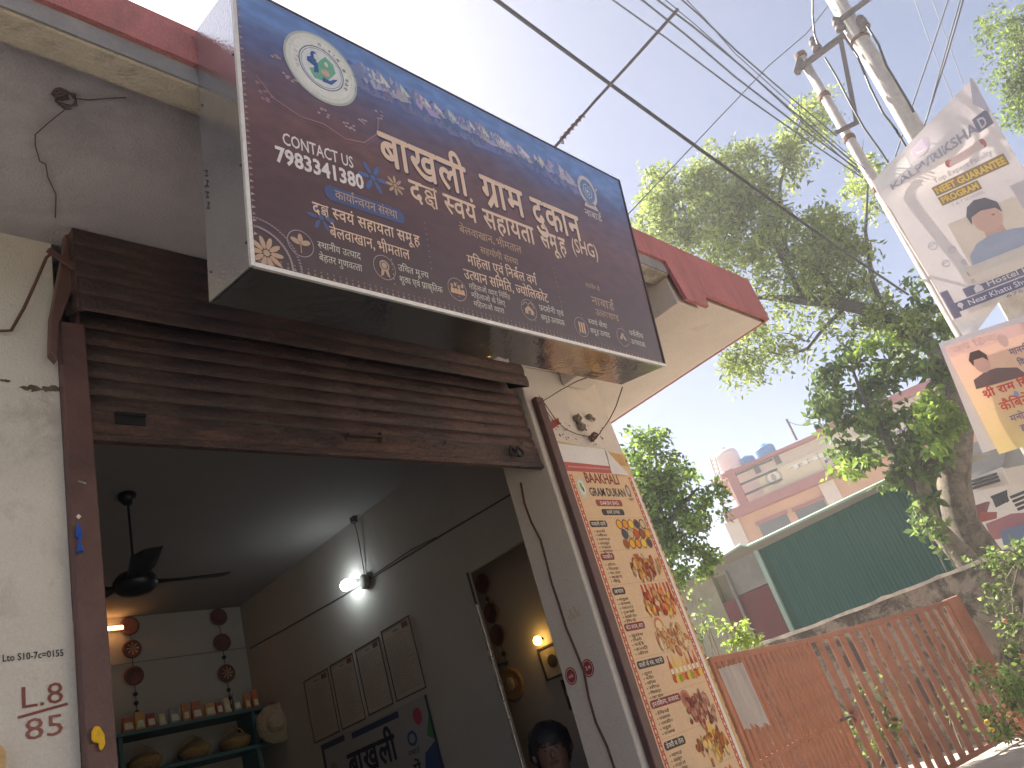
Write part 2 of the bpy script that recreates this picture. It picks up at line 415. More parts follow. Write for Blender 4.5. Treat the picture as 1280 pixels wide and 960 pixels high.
# left pier, right pillar, lintel
MB().box(-4, .767, 2.3, 2.6, -1.5, 2.05).build('front_wall', m_wall, shop)
zb, zt = -1.5, 1.92
MB().hexa([(lean(3.03, zb), 2.3, zb), (3.75, 2.3, zb), (3.75, 2.75, zb), (lean(3.03, zb), 2.6, zb)],
          [(lean(3.03, zt), 2.3, zt), (3.765, 2.3, zt), (3.765, 2.75, zt), (lean(3.03, zt), 2.6, zt)]).build('door_pillar', m_white, shop, bevel=.006)
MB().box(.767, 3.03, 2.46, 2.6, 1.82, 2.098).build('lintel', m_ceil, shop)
MB().box(3.05, 3.42, 2.3, 2.6, 1.922, 2.098).build('pillar_head', m_white, shop)
# roof
MB().box(-4, 4.45, 1.44, 6.95, 2.1, 2.2).build('roof_slab', m_soffit, shop)
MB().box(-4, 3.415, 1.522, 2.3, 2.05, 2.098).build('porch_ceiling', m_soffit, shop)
MB().box(-4, 3.415, 1.42, 1.52, 1.99, 2.098).build('edge_beam', m_beam, shop, bevel=.008, seg=2)
MB().box(3.418, 3.632, 1.442, 2.298, 1.83, 2.098).build('cross_beam', m_white, shop, bevel=.006)
MB().box(3.634, 4.45, 1.442, 2.95, 1.92, 2.098).build('side_canopy', m_white, shop)
fas = MB(); fs_ = [(-4, 2.064), (3.40, 2.064), (3.44, 1.828), (3.66, 1.828), (3.69, 1.918), (4.47, 1.918), (4.47, 2.225), (-4, 2.225)]
fas.prism([(x, 1.398, z) for x, z in fs_], (0, .020, 0))
fas.box(4.451, 4.47, 1.4185, 2.95, 1.918, 2.225)
fas.build('roof_fascia', m_red, shop)
MB().box(-4, 3.40, 1.4135, 1.4195, 1.993, 2.0635).build('beam_face', M('dark grey plaster', (.26, .25, .26), .95, .2, 6, .4, dirt=(.4, .36, .3), dscale=6, damt=.6), shop)  # thin grey plate, darker than the cream beam behind it
# inner room
MB().box(.3, 3.75, 6.701, 6.85, -1.3, 2.098).build('back_wall', m_inner, shop)
MB().box(.15, .3, 2.6, 6.85, -1.3, 2.098).build('side_wall', m_inner, shop)
rw = MB(); rw.box(3.65, 3.68, 3.71, 6.7, -1.3, 2.098); rw.box(3.65, 3.68, 2.76, 3.708, 1.235, 2.098); rw.build('party_wall', m_inner, shop)
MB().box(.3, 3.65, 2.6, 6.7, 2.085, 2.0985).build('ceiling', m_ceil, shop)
MB().box(.15, 4.45, 2.3, 6.85, -1.49, -1.3).build('floor', m_floor, shop)
sr = MB(); sr.box(4.35, 4.45, 2.96, 5.0, -1.3, 1.918); sr.box(3.681, 4.349, 4.9, 5.0, -1.3, 1.918); sr.box(3.766, 4.349, 2.76, 2.9, -1.3, 1.918); sr.box(3.681, 4.45, 2.952, 5.0, 1.92, 2.098); sr.build('side_room_wall', m_inner, shop)
# bright metal door edging of the side room
MB().box(3.640, 3.652, 3.70, 3.716, -1.3, 1.02).build('door_edging', m_strip, shop)
MB().box(3.642, 3.653, 3.70, 3.712, 1.02, 1.24).build('door_edging', m_wood, shop)
# thin crack-like conduit on the door pillar reveal
cp = []
for k in range(15):
    z = 1.30 - k * .11; y = 2.505 + .01 * math.sin(k * 1.3) - .004 * k + (.006 if k % 3 else -.004)
    cp.append((lean(3.03, z) - .004, y, z))
MB().tube(cp, .006, 5).build('surface_cable', m_rust, shop)
# stains, hole and nail in the left pier
for grp_ in (((.735, 1.455, .022), (.70, 1.452, .020), (.672, 1.450, .014), (.752, 1.46, .018), (.62, 1.47, .01)), ((.548, 1.62, .03), (.53, 1.61, .018), (.575, 1.615, .014))):
    ho = MB()
    for q_, (x, z, r) in enumerate(grp_):
        pts = []
        for k in range(13):
            a = 2 * PI * k / 13; q = r * random.uniform(.45, 1.3); pts.append((x + 1.5 * q * math.cos(a), 2.2988 - .0004 * q_, z + .6 * q * math.sin(a)))
        ho.add(pts, [tuple(range(13))])
    tag(ho.build('broken_plaster', m_grime, shop), kind='stuff')
# scribbles on the pier
pr = Print(lambda u, v, l: Vector((u, 2.2995 - l, v)))
brush = (.24, .09, .07)
pr.text('L.8', .640, .508, .052, brush, width=.094, bold=.0)
pr.line([(.632, .488), (.742, .502)], .007, brush, 3)
pr.text('85', .645, .430, .050, (.30, .12, .10), width=.085, bold=.0)
pr.text('Lto S10-7c=0155', .600, .630, .018, (.03, .03, .04), width=.14, bold=.012, dv=-.004)
pr.build('wall_writing', shop, m_paperink)['kind'] = 'stuff'
# two stamped seals and faded yellow marks on the pillar reveal
pr = Print(lambda u, v, l: Vector((lean(3.03, v) - .002 - l, u, v)), .0004)
for (px, py) in ((714, 845), (735, 835)):
    p = aX(px, py, lean(3.03, .3)); 
    pr.disc(p.y, p.z, .036, .040, (.32, .05, .05), 1, 24); pr.ring(p.y, p.z, .030, .034, .003, (.75, .6, .55), 2)
    pr.text('ok' if px < 720 else '24', p.y + .016, p.z - .008, .018, (.75, .6, .55), width=-.034, layer=3, bold=.02)
p = aX(716, 768, lean(3.03, .5)); 
for k in range(5): pr.line([(p.y + .03 - k * .016, p.z + .03 * (k % 2)), (p.y + .025 - k * .016, p.z - .02)], .006, (.55, .42, .2), 1)
tag(pr.build('stamped_marks', shop, m_paperink), kind='stuff')

# ================================================================== ROLLER SHUTTER
sh = thing('roller_shutter', 'half raised brown corrugated roller shutter under the big signboard', 'shutter', (1.9, 2.3, 1.3))
def slat_mesh(x0, x1, h, bulge, wav=0):
    prof = [(0, 0), (-bulge * .55, h * .10), (-bulge, h * .30), (-bulge * 1.05, h * .55), (-bulge * .75, h * .80), (-.001, h * .93), (.004, h * .97), (0, h)]
    vs = []; fs = []; nx = 9
    for i in range(nx):
        x = x0 + (x1 - x0) * i / (nx - 1)
        dy = wav * math.sin(i * 1.9)
        for (y, z) in prof: vs.append((x, y + dy, z))
    m_ = len(prof)
    for i in range(nx - 1):
        for k in range(m_ - 1): fs.append((i * m_ + k, (i + 1) * m_ + k, (i + 1) * m_ + k + 1, i * m_ + k + 1))
    mb = MB(); mb.add(vs, fs); return mb
me = slat_mesh(.845, 3.02, .066, .009, .0012).mesh('slat', True); me.materials.append(m_shut)
for k in range(6):
    link_mesh('slat', me, sh, Matrix.Translation((1.93, 2.335 + random.uniform(-.002, .003), 1.412 + k * .0665)) @ Matrix.Rotation(random.uniform(-.0016, .0016), 4, 'Y') @ Matrix.Rotation(random.uniform(-.05, .05), 4, 'X') @ Matrix.Translation((-1.93, 0, 0)))
mh = slat_mesh(.80, 2.94, .071, .008, .001).mesh('hood_slat', True); mh.materials.append(m_shut)
for k in range(5):
    link_mesh('hood_slat', mh, sh, Matrix.Translation((0, 2.175 + .004 * k, 1.69 + k * .0715)))
MB().prism([(.80, 2.176, 1.688), (.80, 2.30, 1.75), (.80, 2.30, 2.049), (.80, 2.195, 2.049)], (.012, 0, 0)).build('hood_end', m_shut, sh)
MB().prism([(2.93, 2.176, 1.688), (2.93, 2.30, 1.75), (2.93, 2.30, 2.049), (2.93, 2.195, 2.049)], (.012, 0, 0)).build('hood_end', m_dark, sh)  # right hood end coloured black to stand for its shade under the sign
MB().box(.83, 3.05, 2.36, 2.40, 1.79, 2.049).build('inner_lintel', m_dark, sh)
bp = MB(); bp.box(.845, 3.02, 2.322, 2.334, 1.322, 1.412); bp.box(.845, 3.02, 2.315, 2.345, 1.296, 1.321); bp.build('bottom_panel', m_shut, sh, bevel=.003)
# pull handles
hd = MB(); hd.box(.935, 1.03, 2.306, 2.3215, 1.392, 1.402); hd.box(.935, 1.03, 2.3165, 2.3215, 1.362, 1.392); hd.build('pull_handle', m_dark, sh)
hd = MB(); hd.box(1.83, 2.0, 2.296, 2.3215, 1.383, 1.392); hd.box(1.83, 2.0, 2.3165, 2.3215, 1.366, 1.383); hd.box(1.995, 2.003, 2.296, 2.3215, 1.366, 1.41); hd.build('pull_handle', m_shut, sh)
for dx in (0, .052):
    ring = [(2.80 + dx + .020 * math.cos(a), 2.302 + .006 * math.sin(2 * a), 1.372 + .026 * math.sin(a)) for a in [2 * PI * k / 16 for k in range(17)]]
    MB().tube(ring, .006, 6, False).build('lock_ring', m_black, sh, True)
for px in (103, 560, 655):
    p = aY(px, 560 if px > 500 else 527, 2.31)
    MB().lathe((p.x, 2.315, p.z + .03), [(.0, 0), (.006, 0), (.005, .006), (0, .007)], 8, (0, -1, 0)).build('rivet', m_shut, sh)
# guide rails
lg = MB(); lg.box(.767, .843, 2.262, 2.299, -1.5, 1.70); lg.box(.829, .843, 2.30, 2.36, -1.5, 1.79); lg.build('guide_rail', m_jamb, sh, bevel=.004)
def leanbox(x0, x1, y0, y1, z0, z1):
    return MB().hexa([(lean(x0, z0), y0, z0), (lean(x1, z0), y0, z0), (lean(x1, z0), y1, z0), (lean(x0, z0), y1, z0)], [(lean(x0, z1), y0, z1), (lean(x1, z1), y0, z1), (lean(x1, z1), y1, z1), (lean(x0, z1), y1, z1)])
leanbox(3.066, 3.128, 2.262, 2.298, -1.5, 1.70).build('guide_rail', m_jamb, sh, bevel=.004)
leanbox(3.033, 3.064, 2.31, 2.36, -1.5, 1.70).build('guide_channel', m_dark, sh)
# bent bracket plate sticking up at the left end
q = [aY(*p, 2.235) for p in ((95, 237), (84, 262), (80, 310), (64, 395), (63, 440), (72, 450), (74, 405), (90, 365), (102, 335), (103, 290), (97, 275))]
MB().prism(q, (0, .035, 0)).build('side_bracket', m_jamb, sh, bevel=.003)
q = [aY(*p, 2.21) for p in ((60, 312), (98, 338))]
MB().bar(q[0], q[1], .012, .018).build('side_bracket', m_jamb, sh)

# ================================================================== BIG SIGN BOX
a = R(10.9); K = .75
SO = Vector((1.188, 1.77, 1.681)) * K; SU = Vector((1, 0, 0)); SV = Vector((0, -math.sin(a), math.cos(a))); SB = Vector((0, math.cos(a), math.sin(a)))
SW, SH_, SD = 2.4603 * K, 1.2037 * K, .3036 * K
sg = thing('shop_signboard', 'big tilted box signboard with blue and brown Hindi lettering over the shutter', 'signboard', tuple(SO))
def sp(u, v, d): return SO + SU * u + SV * v + SB * d
# printed face with blue sky above and brown below
fm = bpy.data.materials.new('sign face print'); fm.use_nodes = True; t = fm.node_tree; L = t.links.new; P_ = t.nodes['Principled BSDF']
tc = t.nodes.new('ShaderNodeTexCoord'); sx = t.nodes.new('ShaderNodeSeparateXYZ'); L(tc.outputs['UV'], sx.inputs[0])
nz = t.nodes.new('ShaderNodeTexNoise'); nz.inputs['Scale'].default_value = 5; nz.inputs['Detail'].default_value = 6; L(tc.outputs['UV'], nz.inputs['Vector'])
ad = t.nodes.new('ShaderNodeMath'); ad.operation = 'MULTIPLY_ADD'; L(nz.outputs[0], ad.inputs[0]); ad.inputs[1].default_value = .22; L(sx.outputs[1], ad.inputs[2])
cr = t.nodes.new('ShaderNodeValToRGB'); e = cr.color_ramp.elements; L(ad.outputs[0], cr.inputs[0])
e[0].position = .10; e[0].color = (.040, .014, .010, 1); e[1].position = 1.0; e[1].color = (.14, .24, .52, 1)
for pos, c in ((.42, (.085, .030, .018)), (.66, (.145, .062, .048)), (.82, (.125, .082, .115)), (.93, (.10, .125, .28)), (1.04, (.15, .24, .50))):
    el = e.new(min(pos, .999)); el.color = (*c, 1)
n4 = t.nodes.new('ShaderNodeTexNoise'); n4.inputs['Scale'].default_value = 26; n4.inputs['Detail'].default_value = 5; L(tc.outputs['UV'], n4.inputs['Vector'])
mr = t.nodes.new('ShaderNodeMapRange'); mr.inputs[1].default_value = .3; mr.inputs[2].default_value = .7; mr.inputs[3].default_value = .8; mr.inputs[4].default_value = 1.2; L(n4.outputs[0], mr.inputs[0])
vs_ = t.nodes.new('ShaderNodeVectorMath'); vs_.operation = 'SCALE'; L(cr.outputs[0], vs_.inputs[0]); L(mr.outputs[0], vs_.inputs['Scale']); L(vs_.outputs[0], P_.inputs['Base Color'])
P_.inputs['Coat Weight'].default_value = .35; P_.inputs['Coat Roughness'].default_value = .22; P_.inputs['Roughness'].default_value = .3; P_.inputs['Specular IOR Level'].default_value = .7
bn = t.nodes.new('ShaderNodeBump'); bn.inputs['Strength'].default_value = .12; bn.inputs['Distance'].default_value = .01; n5 = t.nodes.new('ShaderNodeTexNoise'); n5.inputs['Scale'].default_value = 3.5; L(tc.outputs['UV'], n5.inputs['Vector']); L(n5.outputs[0], bn.inputs['Height']); L(bn.outputs[0], P_.inputs['Normal'])
mb = MB(); mb.add([sp(0, 0, 0), sp(SW, 0, 0), sp(SW, SH_, 0), sp(0, SH_, 0), sp(0, 0, .006), sp(SW, 0, .006), sp(SW, SH_, .006), sp(0, SH_, .006)], [(0, 1, 2, 3), (4, 7, 6, 5), (0, 4, 5, 1), (1, 5, 6, 2), (2, 6, 7, 3), (3, 7, 4, 0)])
face = mb.build('printed_face', fm, sg)
uvl = face.data.uv_layers.new(name='UVMap'); uvs = [(0, 0), (1, 0), (1, 1), (0, 1)] * 2
for p in face.data.polygons:
    for li in p.loop_indices: uvl.data[li].uv = uvs[face.data.loops[li].vertex_index]
def slab(us, vs2, d0, d1):
    (u0, u1), (v0, v1) = us, vs2
    return MB().hexa([sp(u0, v0, d0), sp(u1, v0, d0), sp(u1, v0, d1), sp(u0, v0, d1)], [sp(u0, v1, d0), sp(u1, v1, d0), sp(u1, v1, d1), sp(u0, v1, d1)])
slab((-.002, .004), (-.002, SH_ + .002), .007, SD).build('side_panel', m_sheet, sg)
slab((SW - .004, SW + .002), (-.002, SH_ + .002), .007, SD).build('side_panel', m_sheet, sg)
slab((.006, SW - .006), (-.003, .003), .007, SD).build('bottom_panel', m_gloss, sg)
slab((.006, SW - .006), (SH_ - .004, SH_ + .001), .007, SD).build('top_panel', m_sheet, sg)
slab((.006, SW - .006), (.006, SH_ - .006), SD - .006, SD - .001).build('back_panel', m_sheet, sg)
slab((-.006, .005), (-.005, SH_ + .004), -.004, .0065).build('edge_trim', m_alu, sg)
slab((.0055, SW + .004), (-.006, .006), -.004, .0065).build('edge_trim', m_alu, sg)
slab((SW - .003, SW + .005), (.0065, SH_ + .004), -.004, .0065).build('edge_trim', m_channel, sg)
slab((.0055, SW - .0035), (SH_ - .002, SH_ + .004), -.003, .0065).build('edge_trim', m_channel, sg)
for u in (.5, 1.4):
    MB().bar(sp(u, SH_ - .25, SD), sp(u, SH_ - .25, SD) + Vector((0, .12, .02)), .03, .03).build('mounting_bracket', m_rust, sg)
# rivets and a scrawl on the left side panel
rv = MB()
for v_, d_ in ((.62, .21), (.35, .215), (.08, .21), (.30, .02), (.66, .02), (.07, .02)):
    rv.lathe(sp(-.0025, v_, d_), [(.0001, 0), (.004, 0), (.003, .002), (.0001, .003)], 8, (-1, 0, 0))
rv.build('rivet', m_channel, sg)
ps = Print(lambda u, v, l: sp(-.003 - l, v, SD - u), .0004)
for k in range(4): ps.line([(.014 + .006 * (k % 2), .40 - k * .035), (.028, .392 - k * .035), (.016, .382 - k * .035), (.028, .376 - k * .035)], .0045, (.06, .06, .08), 1)
ps.build('scrawled_mark', sg)
# small torn paper label under the box
pz = [sp(1.06, -.004, .205), sp(1.105, -.004, .21), sp(1.108, -.004, .20), sp(1.135, -.004, .222), sp(1.13, -.004, .2265), sp(1.058, -.004, .2265)]
MB().prism(pz, SV * -.0015).build('torn_label', m_flexw, sg)
pb = Print(lambda u, v, l: sp(u, -.004 - l, v), .0005)
for (u0, v0, u1, v1) in ((1.56, .17, 1.64, .21), (1.58, .178, 1.62, .202)):
    pb.line([(u0, v0), (u1, v0), (u1, v1), (u0, v1), (u0, v0)], .004, (.12, .05, .04), 1)
for k in range(14):
    u = 1.48 + .02 * k; pb.line([(u, .06 + .02 * math.sin(k)), (u + .016, .085 + .02 * math.cos(k * 2))], .004, (.22, .12, .10), 1)
tag(pb.build('bottom_print', sg), kind='stuff')

# ---- artwork on the face
pf = Print(lambda u, v, l: sp(u, v, -l), .0003)
gold = (.48, .31, .18); cream = (.74, .53, .37); white = (.76, .70, .68); dim = (.30, .20, .20)
# snow mountains
rr = random.Random(3)
def ridge(u0, v0, u1, v1, amp, n, colr, base, lay):
    top = []
    for i in range(n + 1):
        f = i / n; top.append((u0 + (u1 - u0) * f, v0 + (v1 - v0) * f + amp * (rr.random() - .35) * (1 if i % 2 else .35)))
    for i in range(n):
        (xa, ya), (xb, yb) = top[i], top[i + 1]
        c = [x * rr.uniform(.75, 1.2) for x in colr]
        pf.poly([(xa, ya - rr.uniform(.3, 1) * base), (xb, yb - rr.uniform(.3, 1) * base), (xb, yb), (xa, ya)], c, lay)
def peaks(u0, u1, v0, v1, n, h, lay, lit, dark, seed_):
    q = random.Random(seed_); us = sorted(u0 + (u1 - u0) * q.random() for _ in range(n))
    for i_, u in enumerate(us):
        f = (u - u0) / (u1 - u0); vb = v0 + (v1 - v0) * f; hh = h * q.uniform(.45, 1.15); wl, wr = q.uniform(.6, 1.3) * hh, q.uniform(.8, 1.9) * hh; vt = vb + hh * .6
        zz = [(u - wl, vb - hh * .35), (u - wl * .62, vb - hh * .05), (u - wl * .5, vb - hh * .4), (u - wl * .22, vb - hh * .02), (u - wl * .1, vb - hh * .45)]
        pf.poly([(u, vt), (u - wl * .3, vt - hh * .35)] + zz + [(u + .01 * hh, vb - hh * .2)], [c * q.uniform(.8, 1.1) for c in dark], lay + .03 * i_)
        pf.poly([(u, vt), (u + .02 * hh, vb - hh * .3), (u + wr * .2, vb - hh * .55), (u + wr * .3, vb - hh * .15), (u + wr * .55, vb - hh * .6), (u + wr, vb - hh * .5), (u + wr * .6, vb - hh * .02), (u + wr * .35, vt - hh * .38)], [c * q.uniform(.75, 1.1) for c in lit], lay + .03 * i_ + .015)
peaks(.36, 1.45, .775, .755, 44, .085, 1, (.16, .18, .34), (.09, .12, .28), 1)
peaks(.40, 1.44, .800, .785, 34, .065, 2.5, (.40, .38, .50), (.16, .20, .40), 2)
peaks(.44, 1.40, .812, .792, 26, .034, 4, (.62, .57, .62), (.22, .26, .44), 3)
# curved band edging upper left picture
cv = [(.05, .60), (.10, .545), (.18, .52), (.26, .528), (.33, .505), (.40, .52), (.455, .575), (.47, .64)]
pf.line(cv, .004, (.32, .17, .18), 4); pf.line([(u, v - .012) for u, v in cv], .002, (.22, .12, .14), 4)
for (u, v, ru, rv_) in ((.16, .645, .022, .010), (.115, .70, .02, .006), (.26, .57, .02, .014), (.40, .60, .025, .008), (.475, .655, .014, .018), (.345, .56, .03, .008)):
    for k in range(7):
        pf.disc(u + rr.uniform(-1, 1) * ru, v + rr.uniform(-1, 1) * rv_, .006, .004, (.42, .30, .32), 4, 6)
for k in range(9):
    pf.disc(.075 + rr.uniform(-.025, .025), .555 + rr.uniform(-.03, .03), .007, .005, (.30, .16, .16), 4, 6)
# big round emblem
u, v = .272, .735
for k, (r_, c) in enumerate(((.128, (.42, .44, .42)), (.120, (.62, .64, .58)), (.105, (.70, .70, .66)))): pf.disc(u, v, r_, r_ * .98, c, 5 + k, 40)
pf.ring(u, v, .078, .077, .003, (.04, .08, .22), 9, 36); pf.ring(u, v, .070, .069, .0015, (.06, .12, .26), 9, 36)
pf.disc(u, v, .069, .068, (.66, .68, .70), 8, 36)
pf.poly([(u - .03, v - .05), (u + .012, v - .045), (u + .05, v + .005), (u + .045, v + .035), (u + .018, v + .052), (u - .002, v + .03), (u - .028, v - .01), (u - .045, v - .02)], (.14, .40, .24), 9)
pf.disc(u - .022, v + .035, .014, .017, (.03, .08, .26), 9.5, 14); pf.disc(u - .016, v + .034, .009, .012, (.6, .6, .6), 10, 12)
pf.poly([(u - .048, v + .02), (u - .03, v + .03), (u - .012, v + .01), (u - .012, v - .022), (u - .03, v - .03), (u - .026, v - .005), (u - .05, v + .005)], (.03, .08, .26), 10)
pf.disc(u + .016, v + .026, .011, .014, (.10, .38, .2), 9.8, 12); pf.disc(u + .018, v + .022, .007, .010, (.55, .6, .5), 10, 12)
pf.disc(u + .012, v - .012, .016, .012, (.6, .36, .26), 10, 12)
pf.poly([(u - .002, v - .05), (u + .03, v - .048), (u + .055, v - .018), (u + .042, v - .022), (u + .024, v - .036), (u + .0, v - .032)], (.03, .08, .26), 10.5)
pf.arc_text('ग्राम संगठन', u, v, .083, .014, R(95), R(-30), (.05, .08, .16), 10, .01)
pf.arc_text('समूह', u, v, .083, .012, R(205), R(160), (.3, .34, .38), 10, 0)
# contact
pf.text('CONTACT US', .116, .400, .040, white, width=.232, bold=.012, dv=.008)
pf.text('7983341380', .090, .334, .052, white, width=.288, bold=.03, dv=.010)
# title
pf.text('बाखली', .455, .468, .122, cream, width=.375, bold=.026, layer=6)
pf.text('ग्राम', .895, .474, .118, cream, width=.222, bold=.026, layer=6)
pf.text('दुकान', 1.158, .470, .118, cream, width=.290, bold=.026, layer=6)
for du, c in ((.006, (.025, .015, .03)),):
    pf.text('बाखली', .455 + du, .462, .122, c, width=.375, bold=.026, layer=4)
    pf.text('ग्राम', .895 + du, .468, .118, c, width=.222, bold=.026, layer=4)
    pf.text('दुकान', 1.158 + du, .464, .118, c, width=.290, bold=.026, layer=4)
# second line
pf.text('दक्ष', .556, .372, .076, cream, width=.118, bold=.022)
pf.text('स्वयं', .700, .372, .074, cream, width=.148, bold=.022)
pf.text('सहायता', .880, .372, .074, cream, width=.262, bold=.022)
pf.text('समूह', 1.175, .378, .072, cream, width=.150, bold=.022)
pf.text('(SHG)', 1.368, .408, .062, cream, width=.165, bold=.01, dv=.012)
def flower(u, v, r, col, n=8, lay=4):
    for k in range(n):
        a_ = 2 * PI * k / n; pf.disc(u + r * .62 * math.cos(a_), v + r * .62 * math.sin(a_), r * .40, r * .15, col, lay, 8, 0, a_)
    pf.disc(u, v, r * .2, r * .2, col, lay + .5, 8)
flower(.500, .402, .036, gold); flower(.040, .042, .048, gold, 10)
flower(.415, .40, .055, (.05, .10, .30), 6, 3); flower(.215, .20, .045, (.04, .07, .2), 6, 3)
# left block
pf.pill(.235, .268, .520, .318, (.03, .05, .16), 3)
pf.text('कार्यान्वयन संस्था', .270, .280, .027, gold, width=.222, bold=.008)
pf.text('दक्ष स्वयं सहायता समूह', .190, .208, .035, cream, width=.378, bold=.018)
pf.text('बेलवाखान, भीमताल', .238, .148, .032, cream, width=.280, bold=.014)
# middle block
pf.text('बेलवाखान, भीमताल', .752, .312, .028, gold, width=.300, bold=.01)
pf.text('सहयोगी संस्था', .836, .258, .024, gold, width=.185, bold=.008)
pf.text('महिला एवं निर्बल वर्ग', .765, .198, .034, cream, width=.338, bold=.014)
pf.text('उत्थान समिति, ज्योलिकोट', .738, .140, .034, cream, width=.412, bold=.014)
# right block
pf.text('सहयोग से', 1.40, .262, .018, gold, width=.09, bold=.006)
pf.text('नाबार्ड', 1.418, .192, .034, gold, width=.145, bold=.014)
pf.text('उत्तराखण्ड', 1.428, .148, .026, gold, width=.15, bold=.01)
for u in (.445, .70, 1.055, 1.33, 1.59): 
    for k in range(6): pf.disc(u, .05 + k * .016, .0018, .003, (.45, .35, .3), 4, 5)
for u in (.60, 1.22):
    for k in range(9): pf.disc(u, .14 + k * .02, .0016, .003, (.35, .27, .25), 4, 5)
# round icons
def icon(u, v): pf.ring(u, v, .040, .040, .0022, (.40, .30, .30), 4, 24)
icon(.142, .098)
for a_ in (R(90), R(160), R(20)):
    pf.disc(.142 + .016 * math.cos(a_), .098 + .014 * math.sin(a_), .016, .008, gold, 5, 10, 0, a_)
pf.line([(.142, .07), (.142, .1)], .003, gold, 5)
icon(.415, .096); pf.disc(.415, .102, .018, .018, gold, 5, 16); pf.ring(.415, .102, .013, .013, .003, (.05, .03, .04), 6, 14)
pf.poly([(.403, .088), (.398, .064), (.408, .070), (.414, .086)], gold, 5.5); pf.poly([(.427, .088), (.432, .064), (.422, .070), (.416, .086)], gold, 5.5)
icon(.697, .090)
for k in range(4): pf.disc(.675 + .015 * k, .10 + .006 * (k % 2), .006, .008, gold, 5, 8); pf.poly([(.667 + .015 * k, .074), (.683 + .015 * k, .074), (.681 + .015 * k, .092), (.669 + .015 * k, .092)], (.62, .36, .18), 5)
icon(1.030, .088); pf.poly([(1.008, .070), (1.052, .070), (1.052, .088), (1.030, .104), (1.008, .088)], gold, 5); pf.poly([(1.024, .070), (1.036, .070), (1.036, .085), (1.024, .085)], (.05, .03, .03), 6)
pf.line([(1.0, .10), (1.016, .116), (1.03, .108), (1.044, .118), (1.06, .10)], .003, gold, 5)
icon(1.315, .076)
for k in range(3): pf.poly([(1.298 + .014 * k, .052), (1.307 + .014 * k, .052), (1.309 + .014 * k, .094), (1.30 + .014 * k, .098)], (.62, .38, .22), 5)
icon(1.577, .080); pf.poly([(1.552, .070), (1.602, .070), (1.577, .102)], gold, 5); pf.poly([(1.57, .070), (1.584, .070), (1.577, .088)], (.05, .03, .03), 6)
for (u0, lines) in ((.195, ('स्थानीय उत्पाद', 'बेहतर गुणवत्ता')), (.466, ('उचित मूल्य', 'शुद्ध एवं प्राकृतिक')), (1.088, ('प्रदर्शनी एवं', 'समूह उत्पादक')), (1.366, ('स्वयं सेवा', 'समूह उत्पाद')), (1.628, ('पर्वतीय', 'उत्पादक'))):
    for k, s_ in enumerate(lines): pf.text(s_, u0, .100 - k * .038, .020, (.62, .58, .48), width=.062 + .0055 * len(s_), bold=.008)
for k, s_ in enumerate(('महिलाओं द्वारा निर्मित', 'महिलाओं के लिए', 'महिलाओं द्वारा')): pf.text(s_, .752 + .004 * k, .106 - k * .030, .018, (.60, .52, .44), width=[.19, .155, .14][k], bold=.006)
# emblem with blue centre and cupped hand on the right
u, v = 1.566, .750
pf.disc(u, v, .062, .074, (.55, .50, .50), 4, 28); pf.disc(u, v, .047, .056, (.10, .17, .34), 5, 24); pf.ring(u, v, .030, .035, .004, (.5, .5, .55), 6, 22); pf.ring(u, v, .017, .021, .004, (.5, .5, .55), 6, 18); pf.disc(u, v, .007, .008, (.6, .6, .6), 6, 8)
pf.poly([(u - .03, v - .052), (u + .03, v - .052), (u + .052, v - .085), (u - .045, v - .085)], (.55, .48, .46), 4)
pf.line([(u + .04, v + .0), (u + .075, v + .035)], .008, (.5, .46, .48), 4)
pf.text('नाबार्ड', u - .055, v - .132, .030, (.60, .55, .52), width=.115, bold=.014)
# border of little motifs
for k in range(92):
    u = .02 + k * .0197; pf.poly([(u - .005, .010), (u + .005, .010), (u, .020)], (.34, .21, .14) if k % 2 else (.22, .12, .09), 4)
    pf.disc(u, .026, .002, .002, (.4, .28, .2), 4, 5)
for k in range(42):
    v = .085 + k * .0194; pf.poly([(.008, v), (.020, v + .006), (.010, v + .010)], [(.42, .28, .24), (.24, .16, .18)][k % 2], 4)
    pf.poly([(.008, .018 + .0), (.014, .018), (.010, .024)], gold, 4)
for k in range(90):
    u = .03 + k * .02; pf.disc(u, SH_ - .016, .004, .003, (.22, .20, .34), 4, 5)
for k in range(24):
    a_ = R(90) * k / 23; pf.disc(.012 + .10 * math.sin(a_), .012 + .10 * math.cos(a_), .004, .004, (.30, .22, .24), 4, 6)
    pf.disc(.012 + .125 * math.sin(a_), .012 + .125 * math.cos(a_), .005, .003, (.22, .16, .2), 4, 6)
pf.build('printed_lettering', sg)

# ================================================================== MENU BANNER ON THE PILLAR
ob = thing('old_poster', 'faded yellow poster paper pasted down the pillar behind the menu banner', 'poster', (3.45, 2.3, .2))
MB().hexa([(lean(3.132, -1.2), 2.294, -1.2), (3.745, 2.294, -1.2), (3.745, 2.2995, -1.2), (lean(3.132, -1.2), 2.2995, -1.2)],
          [(lean(3.132, 1.455), 2.294, 1.455), (3.760, 2.294, 1.40), (3.760, 2.2995, 1.40), (lean(3.132, 1.455), 2.2995, 1.455)]).build('paper', m_cream, ob)
pr = Print(lambda u, v, l: Vector((u, 2.2937 - l, v)), .0004)
for k in range(60):
    v = 1.35 - k * .042; c = [(.22, .10, .06), (.16, .24, .16), (.5, .2, .08)][k % 3]
    pr.poly([(3.742 + random.uniform(0, .008), v), (3.757, v + .004), (3.755, v + random.uniform(.01, .026)), (3.744, v + .02)], c, 1)
for k in range(6): pr.line([(3.62 + k * .02, 1.40), (3.625 + k * .02 + .02 * math.sin(k), 1.30), (3.64 + k * .018, 1.22)], .004, (.5, .2, .07), 1)
